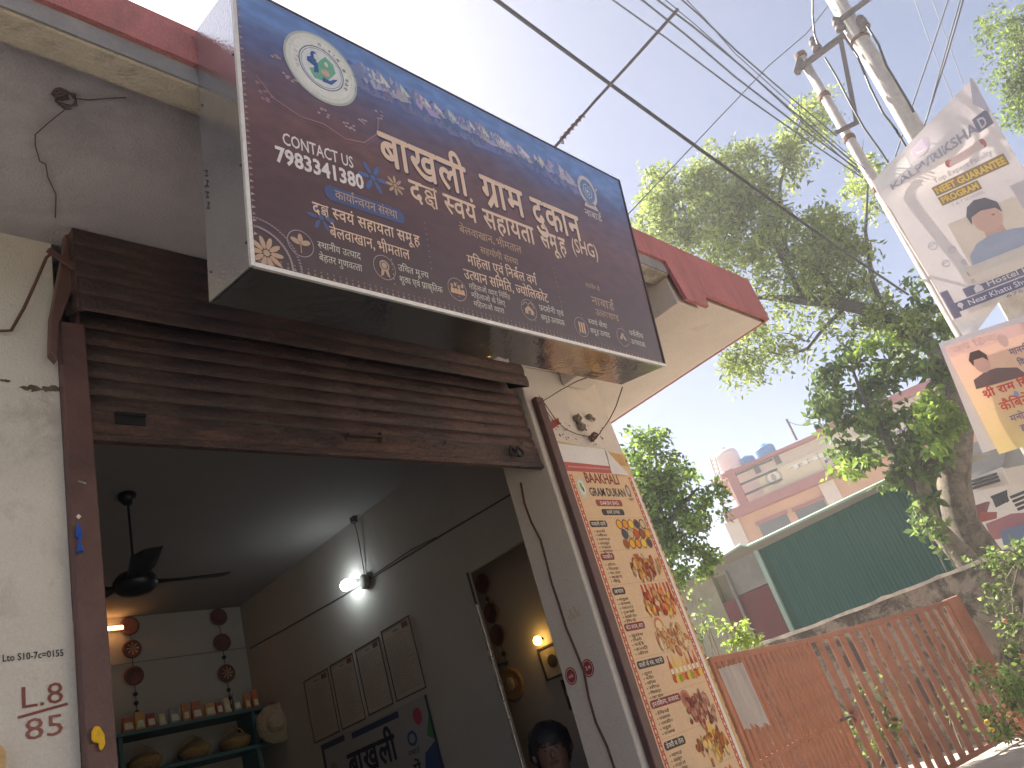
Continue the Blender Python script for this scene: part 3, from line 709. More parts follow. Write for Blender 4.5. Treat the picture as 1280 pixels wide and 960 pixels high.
for k in range(7):
    v = .95 - .25 * k; x = lean(3.15, v)
    pr.line([(x, v), (x + .012, v - .02), (x + .004, v - .045)], .006, [(.1, .3, .22), (.5, .15, .08), (.3, .3, .34)][k % 3], 1)
tag(pr.build('faded_print', ob, m_paperink), kind='stuff')
mn = thing('menu_banner', 'tall cream product banner with food pictures hanging on the pillar right of the doorway', 'banner', (3.43, 2.29, .2))
def mu(u, v): # u 0..1 across, v = height
    return lean(3.155, v) + u * (3.742 - .022 * (1.2 - v) - lean(3.155, v))
def mfn(u, v, l): return Vector((mu(u, v), 2.2895 - l, v))
mbn = MB(); N_ = 24; vs = []; fs = []
for i in range(N_ + 1):
    z = 1.325 + (-1.15 - 1.325) * i / N_
    vs += [mfn(0, z, 0), mfn(1, z, 0)]
for i in range(N_): fs.append((2 * i, 2 * i + 2, 2 * i + 3, 2 * i + 1))
cr_ = (.72, .50, .31)
mbn.add(vs, fs, cr_); mbn.build('printed_sheet', m_paperink, mn)
pm = Print(mfn, .0003)
# white backing flap at the top and torn white corner
MB().prism([aY(690, 553, 2.289), aY(757, 562, 2.289), aY(764, 583, 2.289), aY(697, 576, 2.289)], (0, .003, 0)).build('folded_flap', m_flexw, mn)
MB().prism([aY(757, 562, 2.283), aY(770, 576, 2.278), aY(787, 594, 2.270), aY(765, 592, 2.286)], (0, .002, 0)).build('torn_corner', m_flexw, mn)
pm.rect(.0, 1.27, .78, 1.323, (.50, .14, .13), 1, 4)
for k in range(24): pm.disc(.06 + k * .03, 1.297, .008, .006, (.75, .5, .4), 2, 6)
# red chain border each side with a white outer edge
for k in range(66):
    v = 1.25 - k * .036
    for uc in (.045, .935):
        pm.rect(uc - .022, v - .034, uc + .022, v, (.48, .10, .07), 1); pm.poly([(uc - .012, v - .017), (uc, v - .004), (uc + .012, v - .017), (uc, v - .030)], (.78, .55, .40), 2)
    pm.rect(.962, v - .0362, .998, v, (.78, .72, .66), 1)
pm.text('BAAKHALI', .235, 1.205, .062, (.28, .08, .07), width=.50, bold=.02, dv=-.004)
pm.text('GRAM DUKAN', .235, 1.128, .050, (.10, .10, .10), width=.53, bold=.02)
pm.disc(.145, 1.175, .055, .060, (.55, .62, .50), 2, 24); pm.disc(.145, 1.175, .040, .045, (.75, .72, .62), 3, 20); pm.disc(.14, 1.185, .018, .022, (.2, .42, .2), 4, 10); pm.disc(.155, 1.165, .012, .016, (.05, .1, .3), 4, 10)
pm.disc(.83, 1.165, .035, .040, (.22, .17, .15), 2, 18); pm.disc(.83, 1.165, .020, .024, (.6, .5, .4), 3, 14); pm.text('नाबार्ड', .79, 1.105, .014, (.2, .15, .12), width=.08)
pm.pill(.27, 1.070, .66, 1.108, (.38, .10, .09), 2); pm.text('DAKSH SHG', .33, 1.079, .020, (.85, .8, .7), width=.27, layer=5, bold=.01)
pm.pill(.31, 1.018, .64, 1.054, (.08, .07, .06), 2); pm.text('हमारे उत्पाद', .38, 1.026, .018, (.85, .8, .7), width=.19, layer=5, bold=.01)
tit = ['मसाले दालें', 'नमकीन', 'अचार', 'मोटा अनाज, आटा', 'फलों के रस, चटनी', 'हस्तशिल्प, सजावट', 'डेयरी व तेल', 'मिठाई']
wds = ['हल्दी', 'मिर्च', 'धनिया', 'जीरा', 'मसाला', 'सौंफ', 'पापड़', 'नमकीन', 'चिवड़ा', 'लहसुन', 'मडुवा', 'भट दाल', 'गहत', 'राजमा', 'शहद', 'बुरांश', 'माल्टा', 'नींबू', 'टोकरी', 'पूजा थाली', 'झुमर', 'घी', 'सरसों तेल', 'पनीर']
rp = random.Random(11)
for i in range(11):
    v = .965 - i * .178; c = [(.09, .07, .06), (.26, .06, .06)][(i in (1, 3, 5, 8))]
    wpl = [.24, .18, .17, .27, .36, .40, .27, .25, .2, .2, .2][i]
    pm.pill(.085, v - .012, .085 + wpl, v + .024, c, 2); pm.text(tit[i % 8], .105, v - .004, .018, (.85, .78, .66), width=wpl - .045, layer=5, bold=.008)
    for k in range(6 if i % 2 == 0 else 5):
        pm.disc(.115, v - .036 - k * .0215, .006, .0035, (.1, .07, .05), 2, 6)
        pm.text(wds[(i * 5 + k * 3) % 24], .135, v - .042 - k * .0215, .0115, (.10, .07, .05), width=.10 + .06 * rp.random(), bold=.01)
    pm.rect(.09, v + .036, .90, v + .038, (.55, .36, .22), 1)
    # picture cluster
    cx, cy = .675, v - .066; lay = 2
    if i == 0:
        for r_ in range(3):
            for q_ in range(5 - (r_ == 0) * 0):
                u = .50 + q_ * .088 + .03 * (r_ % 2); vv = v + .000 - r_ * .055
                rim = [(.30, .12, .05), (.08, .08, .1), (.35, .2, .08)][(q_ + r_) % 3]; ins = [(.80, .42, .05), (.55, .12, .04), (.10, .10, .12), (.75, .30, .05), (.35, .12, .05), (.62, .5, .3), (.82, .55, .08)][(q_ * 3 + r_ * 2) % 7]
                pm.disc(u, vv, .046, .030, rim, lay, 16); pm.disc(u, vv, .036, .023, ins, lay + 1, 14); lay += .12
    elif i == 4:
        for q_ in range(7):
            u = .50 + q_ * .062; col_ = [(.42, .10, .04), (.80, .48, .08), (.80, .52, .12), (.72, .42, .14), (.60, .25, .06), (.35, .06, .04), (.5, .14, .05)][q_]
            pm.poly([(u - .02, v - .09), (u + .02, v - .09), (u + .022, v - .03), (u + .008, v - .005), (u + .008, v + .018), (u - .008, v + .018), (u - .008, v - .005), (u - .022, v - .03)], col_, lay); pm.rect(u - .017, v - .07, u + .017, v - .045, (.8, .7, .5), lay + 1)
        for q_ in range(10): pm.disc(.50 + q_ * .042, v - .10 + .01 * rp.random(), .03, .02, [(.45, .12, .05), (.8, .5, .1), (.25, .35, .08), (.7, .25, .06)][q_ % 4], lay + 2 + q_ * .2, 10)
    else:
        pal = [[(.45, .14, .06), (.62, .28, .08), (.72, .42, .14), (.35, .08, .05), (.55, .35, .18)], [(.55, .10, .05), (.40, .07, .04), (.75, .25, .08), (.78, .5, .12), (.6, .3, .12)], [(.70, .36, .15), (.78, .50, .25), (.55, .22, .10), (.8, .58, .35), (.62, .3, .12)], [(.30, .09, .07), (.42, .14, .10), (.5, .22, .14), (.24, .07, .06), (.55, .3, .2)], [(.72, .40, .10), (.55, .22, .05), (.40, .14, .05), (.80, .55, .2), (.34, .12, .06)]][[0, 0, 1, 2, 0, 3, 4, 1, 2, 3, 4][i]]
        if i == 2:
            for q_ in range(8): u = .49 + q_ * .055; pm.poly([(u - .012, v - .07), (u + .022, v - .07), (u + .018, v + .022), (u - .008, v + .026)], pal[q_ % 3], lay); lay += .1
        if i == 6: pm.poly([(.66, v - .05), (.78, v - .05), (.74, v + .035), (.69, v + .035)], (.75, .48, .12), lay)
        if i in (3, 5): pm.disc(.545, v - .012, .065, .042, pal[2], lay, 18); pm.disc(.545, v - .012, .045, .028, pal[3 if i == 3 else 1], lay + .6, 18); lay += 1
        for q_ in range(40):
            a_ = rp.random() * 2 * PI; r_ = rp.random() ** .5; u = cx + .215 * r_ * math.cos(a_); vv = cy + .068 * r_ * math.sin(a_) - (.015 if i in (2, 3, 5) else 0)
            c_ = pal[rp.randrange(5)]; s_ = rp.uniform(.018, .042)
            pm.disc(u, vv, s_, s_ * rp.uniform(.4, .7), [x * .6 for x in c_], lay, 12, 0, rp.random() * 3); pm.disc(u, vv + .002, s_ * .75, s_ * .42, c_, lay + .2, 10, 0, rp.random() * 3); lay += .22
pm.build('printed_menu', mn, m_paperink)

# ================================================================== SMALL FITTINGS ON THE PILLAR HEAD
def coil(c, r, turns, length, ax, n=10):
    ax = Vector(ax).normalized(); x = ax.orthogonal().normalized(); y = ax.cross(x); P = []
    for k in range(int(turns * n) + 1):
        a_ = 2 * PI * k / n; P.append(Vector(c) + ax * (length * k / (turns * n)) + (x * math.cos(a_) + y * math.sin(a_)) * r * (1 + .15 * math.sin(k * 2.3)))
    return P
th = thing('hanging_wire', 'dark twisted wire hanging from the signboard corner to a coil on the pillar', 'wire', tuple(aY(745, 543, 2.27)))
pts = [aY(778, 484, 1.62), aY(770, 508, 1.75), aY(763, 522, 1.9), aY(758, 530, 2.05), aY(752, 538, 2.2), aY(748, 544, 2.26)]
MB().tube(pts, .0028, 5).build('strand', m_wiremat, th); MB().tube(coil(aY(739, 549, 2.27), .017, 5, .07, (.85, 0, .5)), .0035, 5).build('coil', m_wiremat, th)
pts = [aY(738, 546, 2.28), aY(722, 543, 2.285), aY(708, 537, 2.285), aY(697, 528, 2.28), aY(686, 512, 2.27), aY(676, 497, 2.27)]
MB().tube(pts, .0025, 5).build('strand', m_wiremat, th)
MB().tube([aY(674, 494, 2.27), aY(684, 515, 2.28), aY(692, 527, 2.28)], .002, 5).build('strand', m_wiremat, th)
tag(MB().tube([aY(668, 508, 2.28), aY(700, 488, 2.15), aY(722, 476, 1.9), aY(740, 470, 1.72)], .0025, 5).build('guy_wire', m_wiremat), 'thin straight wire from the shutter corner up to the signboard bottom', 'wire')
rg = MB(); q = [aY(*p, 2.285) for p in ((688, 528), (698, 522), (700, 530), (694, 534), (690, 536), (686, 531))]; rg.prism(q, (0, .02, 0)); tag(rg.build('plastic_clip', m_rag), 'small red brown clip holding wires on the pillar head', 'clip')
lump = thing('broken_fitting', 'broken grey cement fitting sticking out of the pillar above the banner', 'fitting', tuple(aY(728, 527, 2.29)))
for (px, py, r_, e_) in ((722, 523, .030, .6), (727, 533, .030, .5), (737, 521, .022, 1.2), (742, 524, .013, .8)):
    c = aY(px, py, 2.285); P = []
    mb = MB(); mb.lathe(c, [(r_ * .2, -r_ * .6), (r_ * .8, -r_ * .5), (r_, 0), (r_ * .7, r_ * .5), (r_ * .15, r_ * .7)], 9, (random.uniform(-.4, .4), -1, e_ * .4)); 
    mb.v = [(x + random.uniform(-1, 1) * r_ * .18, y + random.uniform(-1, 1) * r_ * .15, z + random.uniform(-1, 1) * r_ * .18) for x, y, z in mb.v]; mb.build('cement_lump', m_clay, lump)
st = MB()
for k in range(46):
    px = random.choice([random.uniform(678, 700), random.uniform(700, 712), random.uniform(715, 760)]); py = 540 + random.uniform(-12, 12) + (px - 700) * .12; c = aY(px, py, 2.2975); r_ = random.uniform(.002, .010)
    st.add([(c.x + r_ * random.uniform(.5, 1.4) * math.cos(2 * PI * j / 7), 2.2975 - .0002 * (k % 7), c.z + r_ * random.uniform(.4, 1.2) * math.sin(2 * PI * j / 7)) for j in range(7)], [tuple(range(7))])
tag(st.build('chipped_plaster_edge', m_grime), kind='structure')

# ================================================================== WIRES AND THINGS ON THE LEFT PORCH
t1 = thing('ceiling_wire', 'loose coil of thin wire hanging from the porch ceiling above the left wall', 'wire', tuple(aZ(83, 122, 2.04)))
MB().tube(coil(aZ(83, 127, 2.035), .026, 3, .02, (0, 0, 1)), .003, 5).build('coil', m_channel, t1)
MB().tube([aZ(90, 122, 2.04), aZ(110, 125, 2.042), aZ(135, 123, 2.044), aZ(158, 122, 2.046)], .002, 5).build('strand', m_channel, t1)
MB().tube([aZ(80, 138, 2.03), aZ(62, 152, 2.035), aZ(44, 168, 2.04), (aZ(44, 182, 2.04)), aZ(50, 202, 2.042), aZ(57, 205, 2.042), aZ(60, 222, 2.043), aZ(70, 243, 2.044), aZ(69, 272, 2.044)], .002, 5).build('strand', m_channel, t1)
gl = [aZ(72 + random.uniform(-6, 10), 118 + random.uniform(-10, 8), 2.0485) for k in range(8)]
c0 = aZ(76, 117, 2.0485); hp = MB()
hp.add([(c0.x + .03 * random.uniform(.6, 1.3) * math.cos(2 * PI * j / 10), c0.y + .022 * random.uniform(.6, 1.3) * math.sin(2 * PI * j / 10), 2.0487) for j in range(10)], [tuple(range(9, -1, -1))])
hp.build('hook_hole', m_grime, t1)
tag(MB().tube([aY(-6, 414, 2.285), aY(14, 413, 2.285), aY(30, 385, 2.27), aY(45, 352, 2.26), aY(58, 322, 2.24), aY(66, 315, 2.22)], .005, 6).build('stay_rod', m_rust), 'thin rusty stay rod running from the left wall up to the shutter bracket', 'rod')
ts = thing('blue_tassel', 'small blue thread tassel nailed on the brown shutter guide', 'tassel', tuple(aY(98, 650, 2.25)))
p = aY(98, 646, 2.258); MB().prism([p + Vector((0, 0, .008)), p + Vector((.007, 0, 0)), p + Vector((0, 0, -.008)), p + Vector((-.007, 0, 0))], (0, -.003, 0)).build('nail_patch', m_flexw, ts)
p = aY(98, 655, 2.25); MB().lathe((p.x, p.y, p.z), [(.002, 0), (.006, -.012), (.009, -.035), (.004, -.045), (.003, -.055), (.009, -.085), (.001, -.088)], 9).build('thread_bundle', m_tassel, ts)
q = [aY(*p, 2.25) for p in ((119, 907), (125, 908), (131, 918), (132, 930), (128, 938), (125, 936), (124, 928), (119, 928), (115, 924), (115, 914))]
tag(MB().prism(q, (0, .008, 0)).build('yellow_rag', m_yellow, bevel=.002), 'small knot of yellow cloth tied on the shutter guide', 'cloth')
q = [aY(*p, 2.27) for p in ((-10, 930), (3, 932), (8, 940), (6, 970), (-10, 970))]
tag(MB().prism(q, (0, .02, 0)).build('cardboard_scrap', m_cream), 'corner of brown cardboard on the left wall at the bottom', 'cardboard')
pb_ = aY(102, 603, 2.26)
tag(MB().tube([pb_ + Vector((-.01, 0, .004)), pb_ + Vector((0, -.002, 0)), pb_ + Vector((.012, 0, -.003))], .0025, 5).build('bent_nail', m_strip), 'bright bent nail on the shutter guide above the blue tassel', 'nail')

# ================================================================== INSIDE THE SHOP
def fan(loc, rad, angs, label, zc):
    f = thing('ceiling_fan', label, 'fan', loc, 'ceiling fans'); x, y, z = loc
    MB().tube([(x, y, zc), (x, y, z + .05)], .007, 8).build('down_rod', m_fan, f)
    MB().lathe((x, y, zc), [(.05, 0), (.05, -.03), (.02, -.07)], 14).build('canopy', m_fan, f, True)
    MB().lathe((x, y, z), [(.03, .07), (.09, .055), (.115, .02), (.115, -.02), (.08, -.05), (.02, -.06)], 22).build('motor', m_fan, f, True)
    for a_ in angs:
        d = Vector((math.cos(a_), math.sin(a_), 0)); n_ = Vector((-d.y, d.x, 0)); c = Vector(loc)
        b = [c + d * .10 - n_ * .03, c + d * .10 + n_ * .03, c + d * .2 + n_ * .085 + Vector((0, 0, .02)), c + d * rad + n_ * .09 + Vector((0, 0, .012)), c + d * (rad + .02), c + d * rad - n_ * .065 + Vector((0, 0, -.022)), c + d * .2 - n_ * .06 + Vector((0, 0, -.02))]
        MB().prism(b, (0, 0, .006)).build('blade', m_fan, f)
fan((1.78, 4.35, 1.535), .50, (R(-10), R(-106), R(140)), 'black three blade ceiling fan at the left of the shop ceiling', 2.083)
fan((4.12, 3.80, 1.50), .32, (R(190), R(70), R(310)), 'black ceiling fan seen in the side room doorway by the pillar', 1.918)
# pendant bulb, junction box, conduit
cb = thing('wall_conduit', 'thin dark wire run along the right wall through a round box', 'wiring', (3.64, 4.78, 1.59))
MB().tube([(3.645, 6.62, 1.67), (3.645, 5.2, 1.60), (3.645, 4.82, 1.59)], .006, 6).build('wire_run', m_channel, cb)
MB().tube([(3.645, 4.74, 1.59), (3.645, 3.8, 1.565), (3.645, 2.9, 1.53)], .006, 6).build('wire_run', m_channel, cb)
MB().tube([(3.641, 4.74, 1.60), (3.641, 4.2, 1.60), (3.641, 3.9, 1.575)], .004, 6).build('wire_run', m_channel, cb)
MB().lathe((3.648, 4.78, 1.59), [(.055, 0), (.055, .03), (.045, .04), (.001, .042)], 18, (-1, 0, 0)).build('junction_box', m_cgrey, cb, True)
MB().tube([(3.60, 4.70, 2.083), (3.62, 4.72, 1.95), (3.642, 4.77, 1.65)], .004, 6).build('drop_wire', m_channel, cb)
MB().box(3.58, 3.62, 4.68, 4.72, 2.04, 2.084).build('ceiling_hook', m_channel, cb)
lb = thing('white_bulb', 'glowing cold white bulb on the right wall below the ceiling', 'bulb', tuple(aX(433, 731, 3.55)))
c = aX(433, 731, 3.55); MB().lathe(c, [(.002, -.05), (.026, -.042), (.040, -.015), (.040, .012), (.026, .04), (.012, .055)], 18, (.6, -.5, .3)).build('glass_bulb', m_bulb, lb, True)
MB().tube([c + Vector((.03, -.02, .01)), Vector((3.648, c.y - .1, c.z))], .015, 8).build('holder', m_flexw, lb)
# deco strings on the back wall
med = MB(); med.lathe((0, 0, 0), [(.074, 0), (.078, .006), (.070, .014), (.056, .014), (.052, .008), (.001, .010)], 24, (0, -1, 0))
med_me = med.mesh('medallion', True); med_me.materials.append(M('dull red medallion', (.16, .07, .06), .7, .3, 30))
bead = MB().lathe((0, 0, 0), [(.002, -.018), (.014, -.012), (.018, 0), (.014, .012), (.002, .018)], 10).mesh('bead', True); bead.materials.append(m_black)
pet = MB()
for k in range(8):
    a_ = 2 * PI * k / 8; pet.add([(0, -.018, 0), (.045 * math.cos(a_ - .12), -.020, .045 * math.sin(a_ - .12)), (.052 * math.cos(a_), -.020, .052 * math.sin(a_)), (.045 * math.cos(a_ + .12), -.020, .045 * math.sin(a_ + .12))], [(0, 1, 2, 3)])
pet_me = pet.mesh('petal_inlay'); pet_me.materials.append(M('mirror inlay', (.75, .5, .3), .3, .1, metal=.5))
def deco(x, y, meds, z0, z1, label, rot=None, bright=()):
    d = thing('wall_hanging', label, 'wall hanging', (x, y, z0), 'hanging medallion strings')
    RM = Matrix.Rotation(rot or 0, 4, 'Z')
    MB().tube([(x, y, z0 + .05), (x, y, z1)], .003, 5).build('string', m_black, d)
    for i, z in enumerate(meds):
        link_mesh('medallion', med_me, d, Matrix.Translation((x, y, z)) @ RM)
        if i in bright: link_mesh('petal_inlay', pet_me, d, Matrix.Translation((x, y, z)) @ RM)
    zz = [z for z in np.arange(z1, z0, .07) if all(abs(z - m_) > .09 for m_ in meds)]
    for z in zz: link_mesh('bead', bead, d, Matrix.Translation((x, y, float(z))))
deco(2.655, 6.68, (2.0, 1.81, 1.595), 2.02, 1.24, 'left string of red medallions and beads on the back wall', bright=(1,))
deco(3.425, 6.68, (2.0, 1.771, 1.50), 2.02, 1.22, 'right string of red medallions and beads on the back wall', bright=(2,))
deco(4.335, 4.27, (1.33, 1.10, .93), 1.36, .72, 'string of red medallions in the side room doorway', rot=R(-90))
# shelf unit on the back wall
sf = thing('wall_shelf', 'blue green two tier wall shelf at the back of the shop', 'shelf', (3.0, 6.5, .9))
for z, x1 in ((1.13, 3.60), (.84, 3.60), (.55, 3.60)):
    MB().box(1.2, x1, 6.40, 6.699, z - .03, z).build('shelf_board', m_teal, sf, bevel=.003)
for x in (1.25, 2.42, 3.48): MB().box(x - .015, x + .015, 6.43, 6.698, .3, 1.099).build('upright', m_teal, sf)
pc = [(.55, .16, .06), (.7, .38, .12), (.4, .08, .06), (.7, .55, .3), (.3, .3, .28), (.6, .22, .05)]
k = 0; x = 2.45
while x < 3.55:
    wd_ = random.uniform(.055, .085); hh = random.uniform(.09, .15); c_ = pc[k % 6]
    mb = MB(); y0 = 6.44; b = [(x, y0, 1.131), (x + wd_, y0, 1.131), (x + wd_, y0 + .05, 1.131), (x, y0 + .05, 1.131)]; t_ = [(x + .006, y0 + .018, 1.131 + hh), (x + wd_ - .006, y0 + .018, 1.131 + hh), (x + wd_ - .006, y0 + .03, 1.131 + hh), (x + .006, y0 + .03, 1.131 + hh)]
    mb.hexa(b, t_); mb.c = [c_] * 8; mb.add([(x + .012, y0 - .001, 1.15), (x + wd_ - .012, y0 - .001, 1.15), (x + wd_ - .014, y0 + .007, 1.20), (x + .014, y0 + .007, 1.20)], [(0, 1, 2, 3)], (.75, .7, .55))
    od_ = ['first', 'second', 'third', 'fourth', 'fifth', 'sixth', 'seventh', 'eighth', 'ninth', 'tenth', 'eleventh', 'twelfth', 'thirteenth', 'fourteenth', 'fifteenth', 'sixteenth'][k]
    cn = {0: 'orange red', 1: 'tan', 2: 'dark red', 3: 'cream', 4: 'grey', 5: 'orange'}[k % 6]
    tag(mb.build('food_packet', m_pack), '%s food packet, %s from the left in the row on the top shelf' % (cn, od_), 'packet', 'food packets on the top shelf'); x += wd_ + random.uniform(.005, .03); k += 1
bk = MB().lathe((0, 0, 0), [(.085, 0), (.12, .05), (.128, .085), (.12, .088), (.08, .12), (.02, .135)], 20).mesh('basket_bowl', True); bk.materials.append(m_basket)
for i, (x, s_) in enumerate(((2.62, 'left'), (3.00, 'middle'), (3.34, 'right'), (2.2, 'hidden'))):
    b = thing('woven_basket', '%s round straw basket on the lower shelf board' % s_ if i < 3 else 'round straw basket furthest left on the lower shelf', 'basket', (x, 6.53, .842), 'straw baskets on the lower shelf')
    link_mesh('basket_bowl', bk, b, Matrix.Translation((x, 6.53, .842)))
    MB().tube([(x - .11, 6.53, .93), (x - .06, 6.53, 1.0), (x, 6.53, 1.03), (x + .06, 6.53, 1.0), (x + .11, 6.53, .93)], .007, 6).build('handle', m_basket, b)
ht = thing('straw_hat', 'pale round straw hat hanging at the right end of the shelf', 'hat', (3.56, 6.36, .93))
MB().lathe((3.60, 6.30, .955), [(.16, 0), (.162, .006), (.10, .012), (.075, .04), (.06, .075), (.01, .085)], 26, (-.5, -1, .1)).build('brim_and_crown', m_hat, ht, True)
MB().tube([(3.60, 6.28, 1.11), (3.60, 6.36, 1.13)], .004, 5).build('hanging_loop', m_rag, ht)
tl = thing('tube_light', 'short warm glowing tube light behind the left shutter guide', 'lamp', (2.45, 6.66, 1.985))
MB().tube([(2.28, 6.64, 1.985), (2.585, 6.64, 1.985)], .016, 10).build('glowing_tube', m_tubelit, tl); MB().box(2.26, 2.60, 6.655, 6.70, 1.972, 1.998).build('batten', m_flexw, tl)
# pale recessed panel joint lines on the back wall
MB().box(1.4, 3.64, 6.690, 6.699, 1.70, 1.706).build('wall_joint', m_cgrey, shop)
# framed notices and shop banner on the right wall
def wall_print(Y0, Z0, Y1, Z1, X=3.648):   # left (far) Y0 to right (near) Y1
    return lambda u, v, l: Vector((X - .004 - l, Y0 + (Y1 - Y0) * u, Z0 + (Z1 - Z0) * v))
for i, (y0, y1, z0, z1) in enumerate(((5.86, 5.49, .675, 1.155), (5.455, 5.13, .675, 1.16), (5.09, 4.775, .685, 1.165), (4.735, 4.385, .685, 1.19))):
    nm = ['first', 'second', 'third', 'nearest'][i]
    f = thing('framed_notice', ['leftmost of the four tall paper notices on the right wall', 'second from left of the four tall paper notices on the wall', 'third from left of the four tall paper notices on the wall', 'rightmost and nearest of the four tall paper notices on the wall'][i], 'notice', (3.64, (y0 + y1) / 2, z0), 'paper notices in a row on the right wall')
    MB().box(3.642, 3.6495, y1, y0, z0, z1).build('paper_sheet', M('aged notice paper', (.46, .40, .36), .8, .08, 5), f)
    fr = MB()
    for (a_, b_, c_, d_) in ((y1, y0, z1 - .008, z1 + .001), (y1, y0, z0 - .001, z0 + .008)): fr.box(3.638, 3.6415, a_, b_, c_, d_)
    for yy in (y1, y0 - .007): fr.box(3.6378, 3.6412, yy, yy + .007, z0 + .008, z1 - .008)
    fr.build('frame', m_wood, f)
    p_ = Print(wall_print(y0, z0, y1, z1, 3.6455), .0003)
    p_.rect(.70, .88, .90, .955, (.20, .08, .06) if i % 2 else (.12, .10, .10), 1); p_.rect(.38, .90, .56, .92, (.2, .15, .14), 1)
    for k in range(22): p_.rect(.10, .84 - k * .036, .10 + random.uniform(.55, .80), .847 - k * .036, (.25, .19, .17), 1)
    p_.build('printed_text', f, m_paperink)
bnr = thing('shop_banner', 'pale printed banner with big Hindi words low on the right wall', 'banner', (3.64, 5.1, .1))
MB().box(3.642, 3.6495, 4.40, 5.79, -.15, .645).build('banner_sheet', M('pale banner', (.34, .33, .35), .6, .05), bnr)
p_ = Print(lambda u, v, l: Vector((3.6417 - l, u, v)), .0003)
p_.rect(5.785, .60, 5.45, .642, (.05, .06, .10), 1); p_.rect(5.35, .585, 4.75, .628, (.05, .06, .14), 1); p_.rect(5.785, -.1, 5.75, .6, (.05, .05, .08), 1); p_.rect(4.43, -.1, 4.405, .645, (.05, .05, .08), 1)
p_.disc(4.55, .54, .05, .055, (.45, .08, .12), 1, 14); p_.disc(4.66, .42, .055, .05, (.05, .10, .22), 2, 18); p_.disc(4.66, .42, .035, .03, (.3, .32, .4), 3, 14)
p_.poly([(4.43, .35), (4.56, .30), (4.62, .15), (4.6, -.1), (4.43, -.1)], (.05, .09, .22), 2); p_.poly([(4.43, .52), (4.50, .40), (4.43, .36)], (.08, .25, .12), 2)
p_.text('बाखली', 5.47, .33, .17, (.03, .035, .06), width=-.62, bold=.035); p_.text('ग्राम दुकान', 5.62, .10, .15, (.03, .035, .06), width=-.85, bold=.035); p_.text('में', 4.72, .18, .08, (.03, .035, .06), width=-.09, bold=.02)
p_.text('आपका स्वागत है', 5.55, -.06, .09, (.12, .02, .02), width=-.9, bold=.02)
p_.text('नाबार्ड', 4.74, .32, .03, (.03, .03, .05), width=-.13, bold=.01); p_.disc(5.66, .44, .05, .05, (.2, .26, .22), 2, 14)
p_.build('printed_words', bnr, m_paperink)
# side room: disc, framed picture, warm lamp
dsc = thing('woven_disc', 'round woven straw disc hanging on the side room wall', 'wall hanging', (4.33, 4.29, .57))
MB().lathe((4.348, 4.29, .57), [(.12, 0), (.122, .012), (.10, .016), (.09, .010), (.06, .014), (.001, .02)], 26, (-1, 0, 0)).build('woven_face', m_basket, dsc, True)
MB().lathe((4.33, 4.29, .57), [(.05, 0), (.05, .012), (.04, .016), (.001, .018)], 20, (-1, 0, 0)).build('centre', m_hat, dsc, True)
fpic = thing('framed_picture', 'small pale framed picture beside the warm lamp in the side room', 'picture', (4.34, 3.82, .55))
MB().box(4.335, 4.3495, 3.74, 3.93, .50, .70).build('picture', M('pale picture paper', (.45, .40, .33), .7, .2, 20), fpic)
fr = MB(); fr.box(4.325, 4.334, 3.735, 3.935, .70, .712); fr.box(4.325, 4.334, 3.735, 3.935, .488, .50); fr.box(4.325, 4.334, 3.735, 3.747, .501, .699); fr.box(4.325, 4.334, 3.923, 3.935, .501, .699); fr.build('frame', m_wood, fpic)
MB().lathe((4.334, 3.83, .60), [(.045, 0), (.045, .003), (.001, .004)], 14, (-1, 0, 0)).build('printed_emblem', m_wood, fpic)
fp2 = thing('dark_poster', 'narrow dark picture panel below the warm lamp in the side room', 'picture', (4.34, 3.75, .3))
MB().box(4.338, 4.3495, 3.70, 3.82, .26, .46).build('panel', m_wood, fp2); MB().lathe((4.338, 3.76, .37), [(.04, 0), (.04, .003), (.001, .004)], 14, (-1, 0, 0)).build('round_motif', m_hat, fp2)
wl = thing('warm_lamp', 'small yellow glowing lamp on the side room wall above the person', 'lamp', (4.28, 3.92, .775))
c = aX(672, 801, 4.29); MB().lathe(c, [(.002, -.034), (.022, -.028), (.030, -.01), (.030, .012), (.020, .030), (.006, .036)], 16, (.4, .6, .6)).build('glass_bulb', m_warm, wl, True)
MB().tube([c, (4.349, c.y, c.z + .01)], .010, 8).build('holder', m_black, wl)
# little things stacked on the far wall of the doorway
for (px, py, s_, mt, lab, cat_) in ((613, 823, .06, m_basket, 'small brown carved plaque high on the side room wall', 'plaque'), (632, 885, .05, m_black, 'small black sign low on the side room wall', 'sign')):
    c = aX(px, py, 4.345); tag(MB().box(4.33, 4.349, c.y - s_, c.y + s_, c.z - s_ * .8, c.z + s_ * .8).build('wall_' + cat_, mt, bevel=.004), lab, cat_)
c = aX(615, 833, 4.3); tag(MB().box(4.22, 4.349, c.y - .13, c.y + .10, c.z - .012, c.z).build('small_shelf', m_wood), 'narrow dark bracket shelf under the carved plaque in the side room', 'shelf')

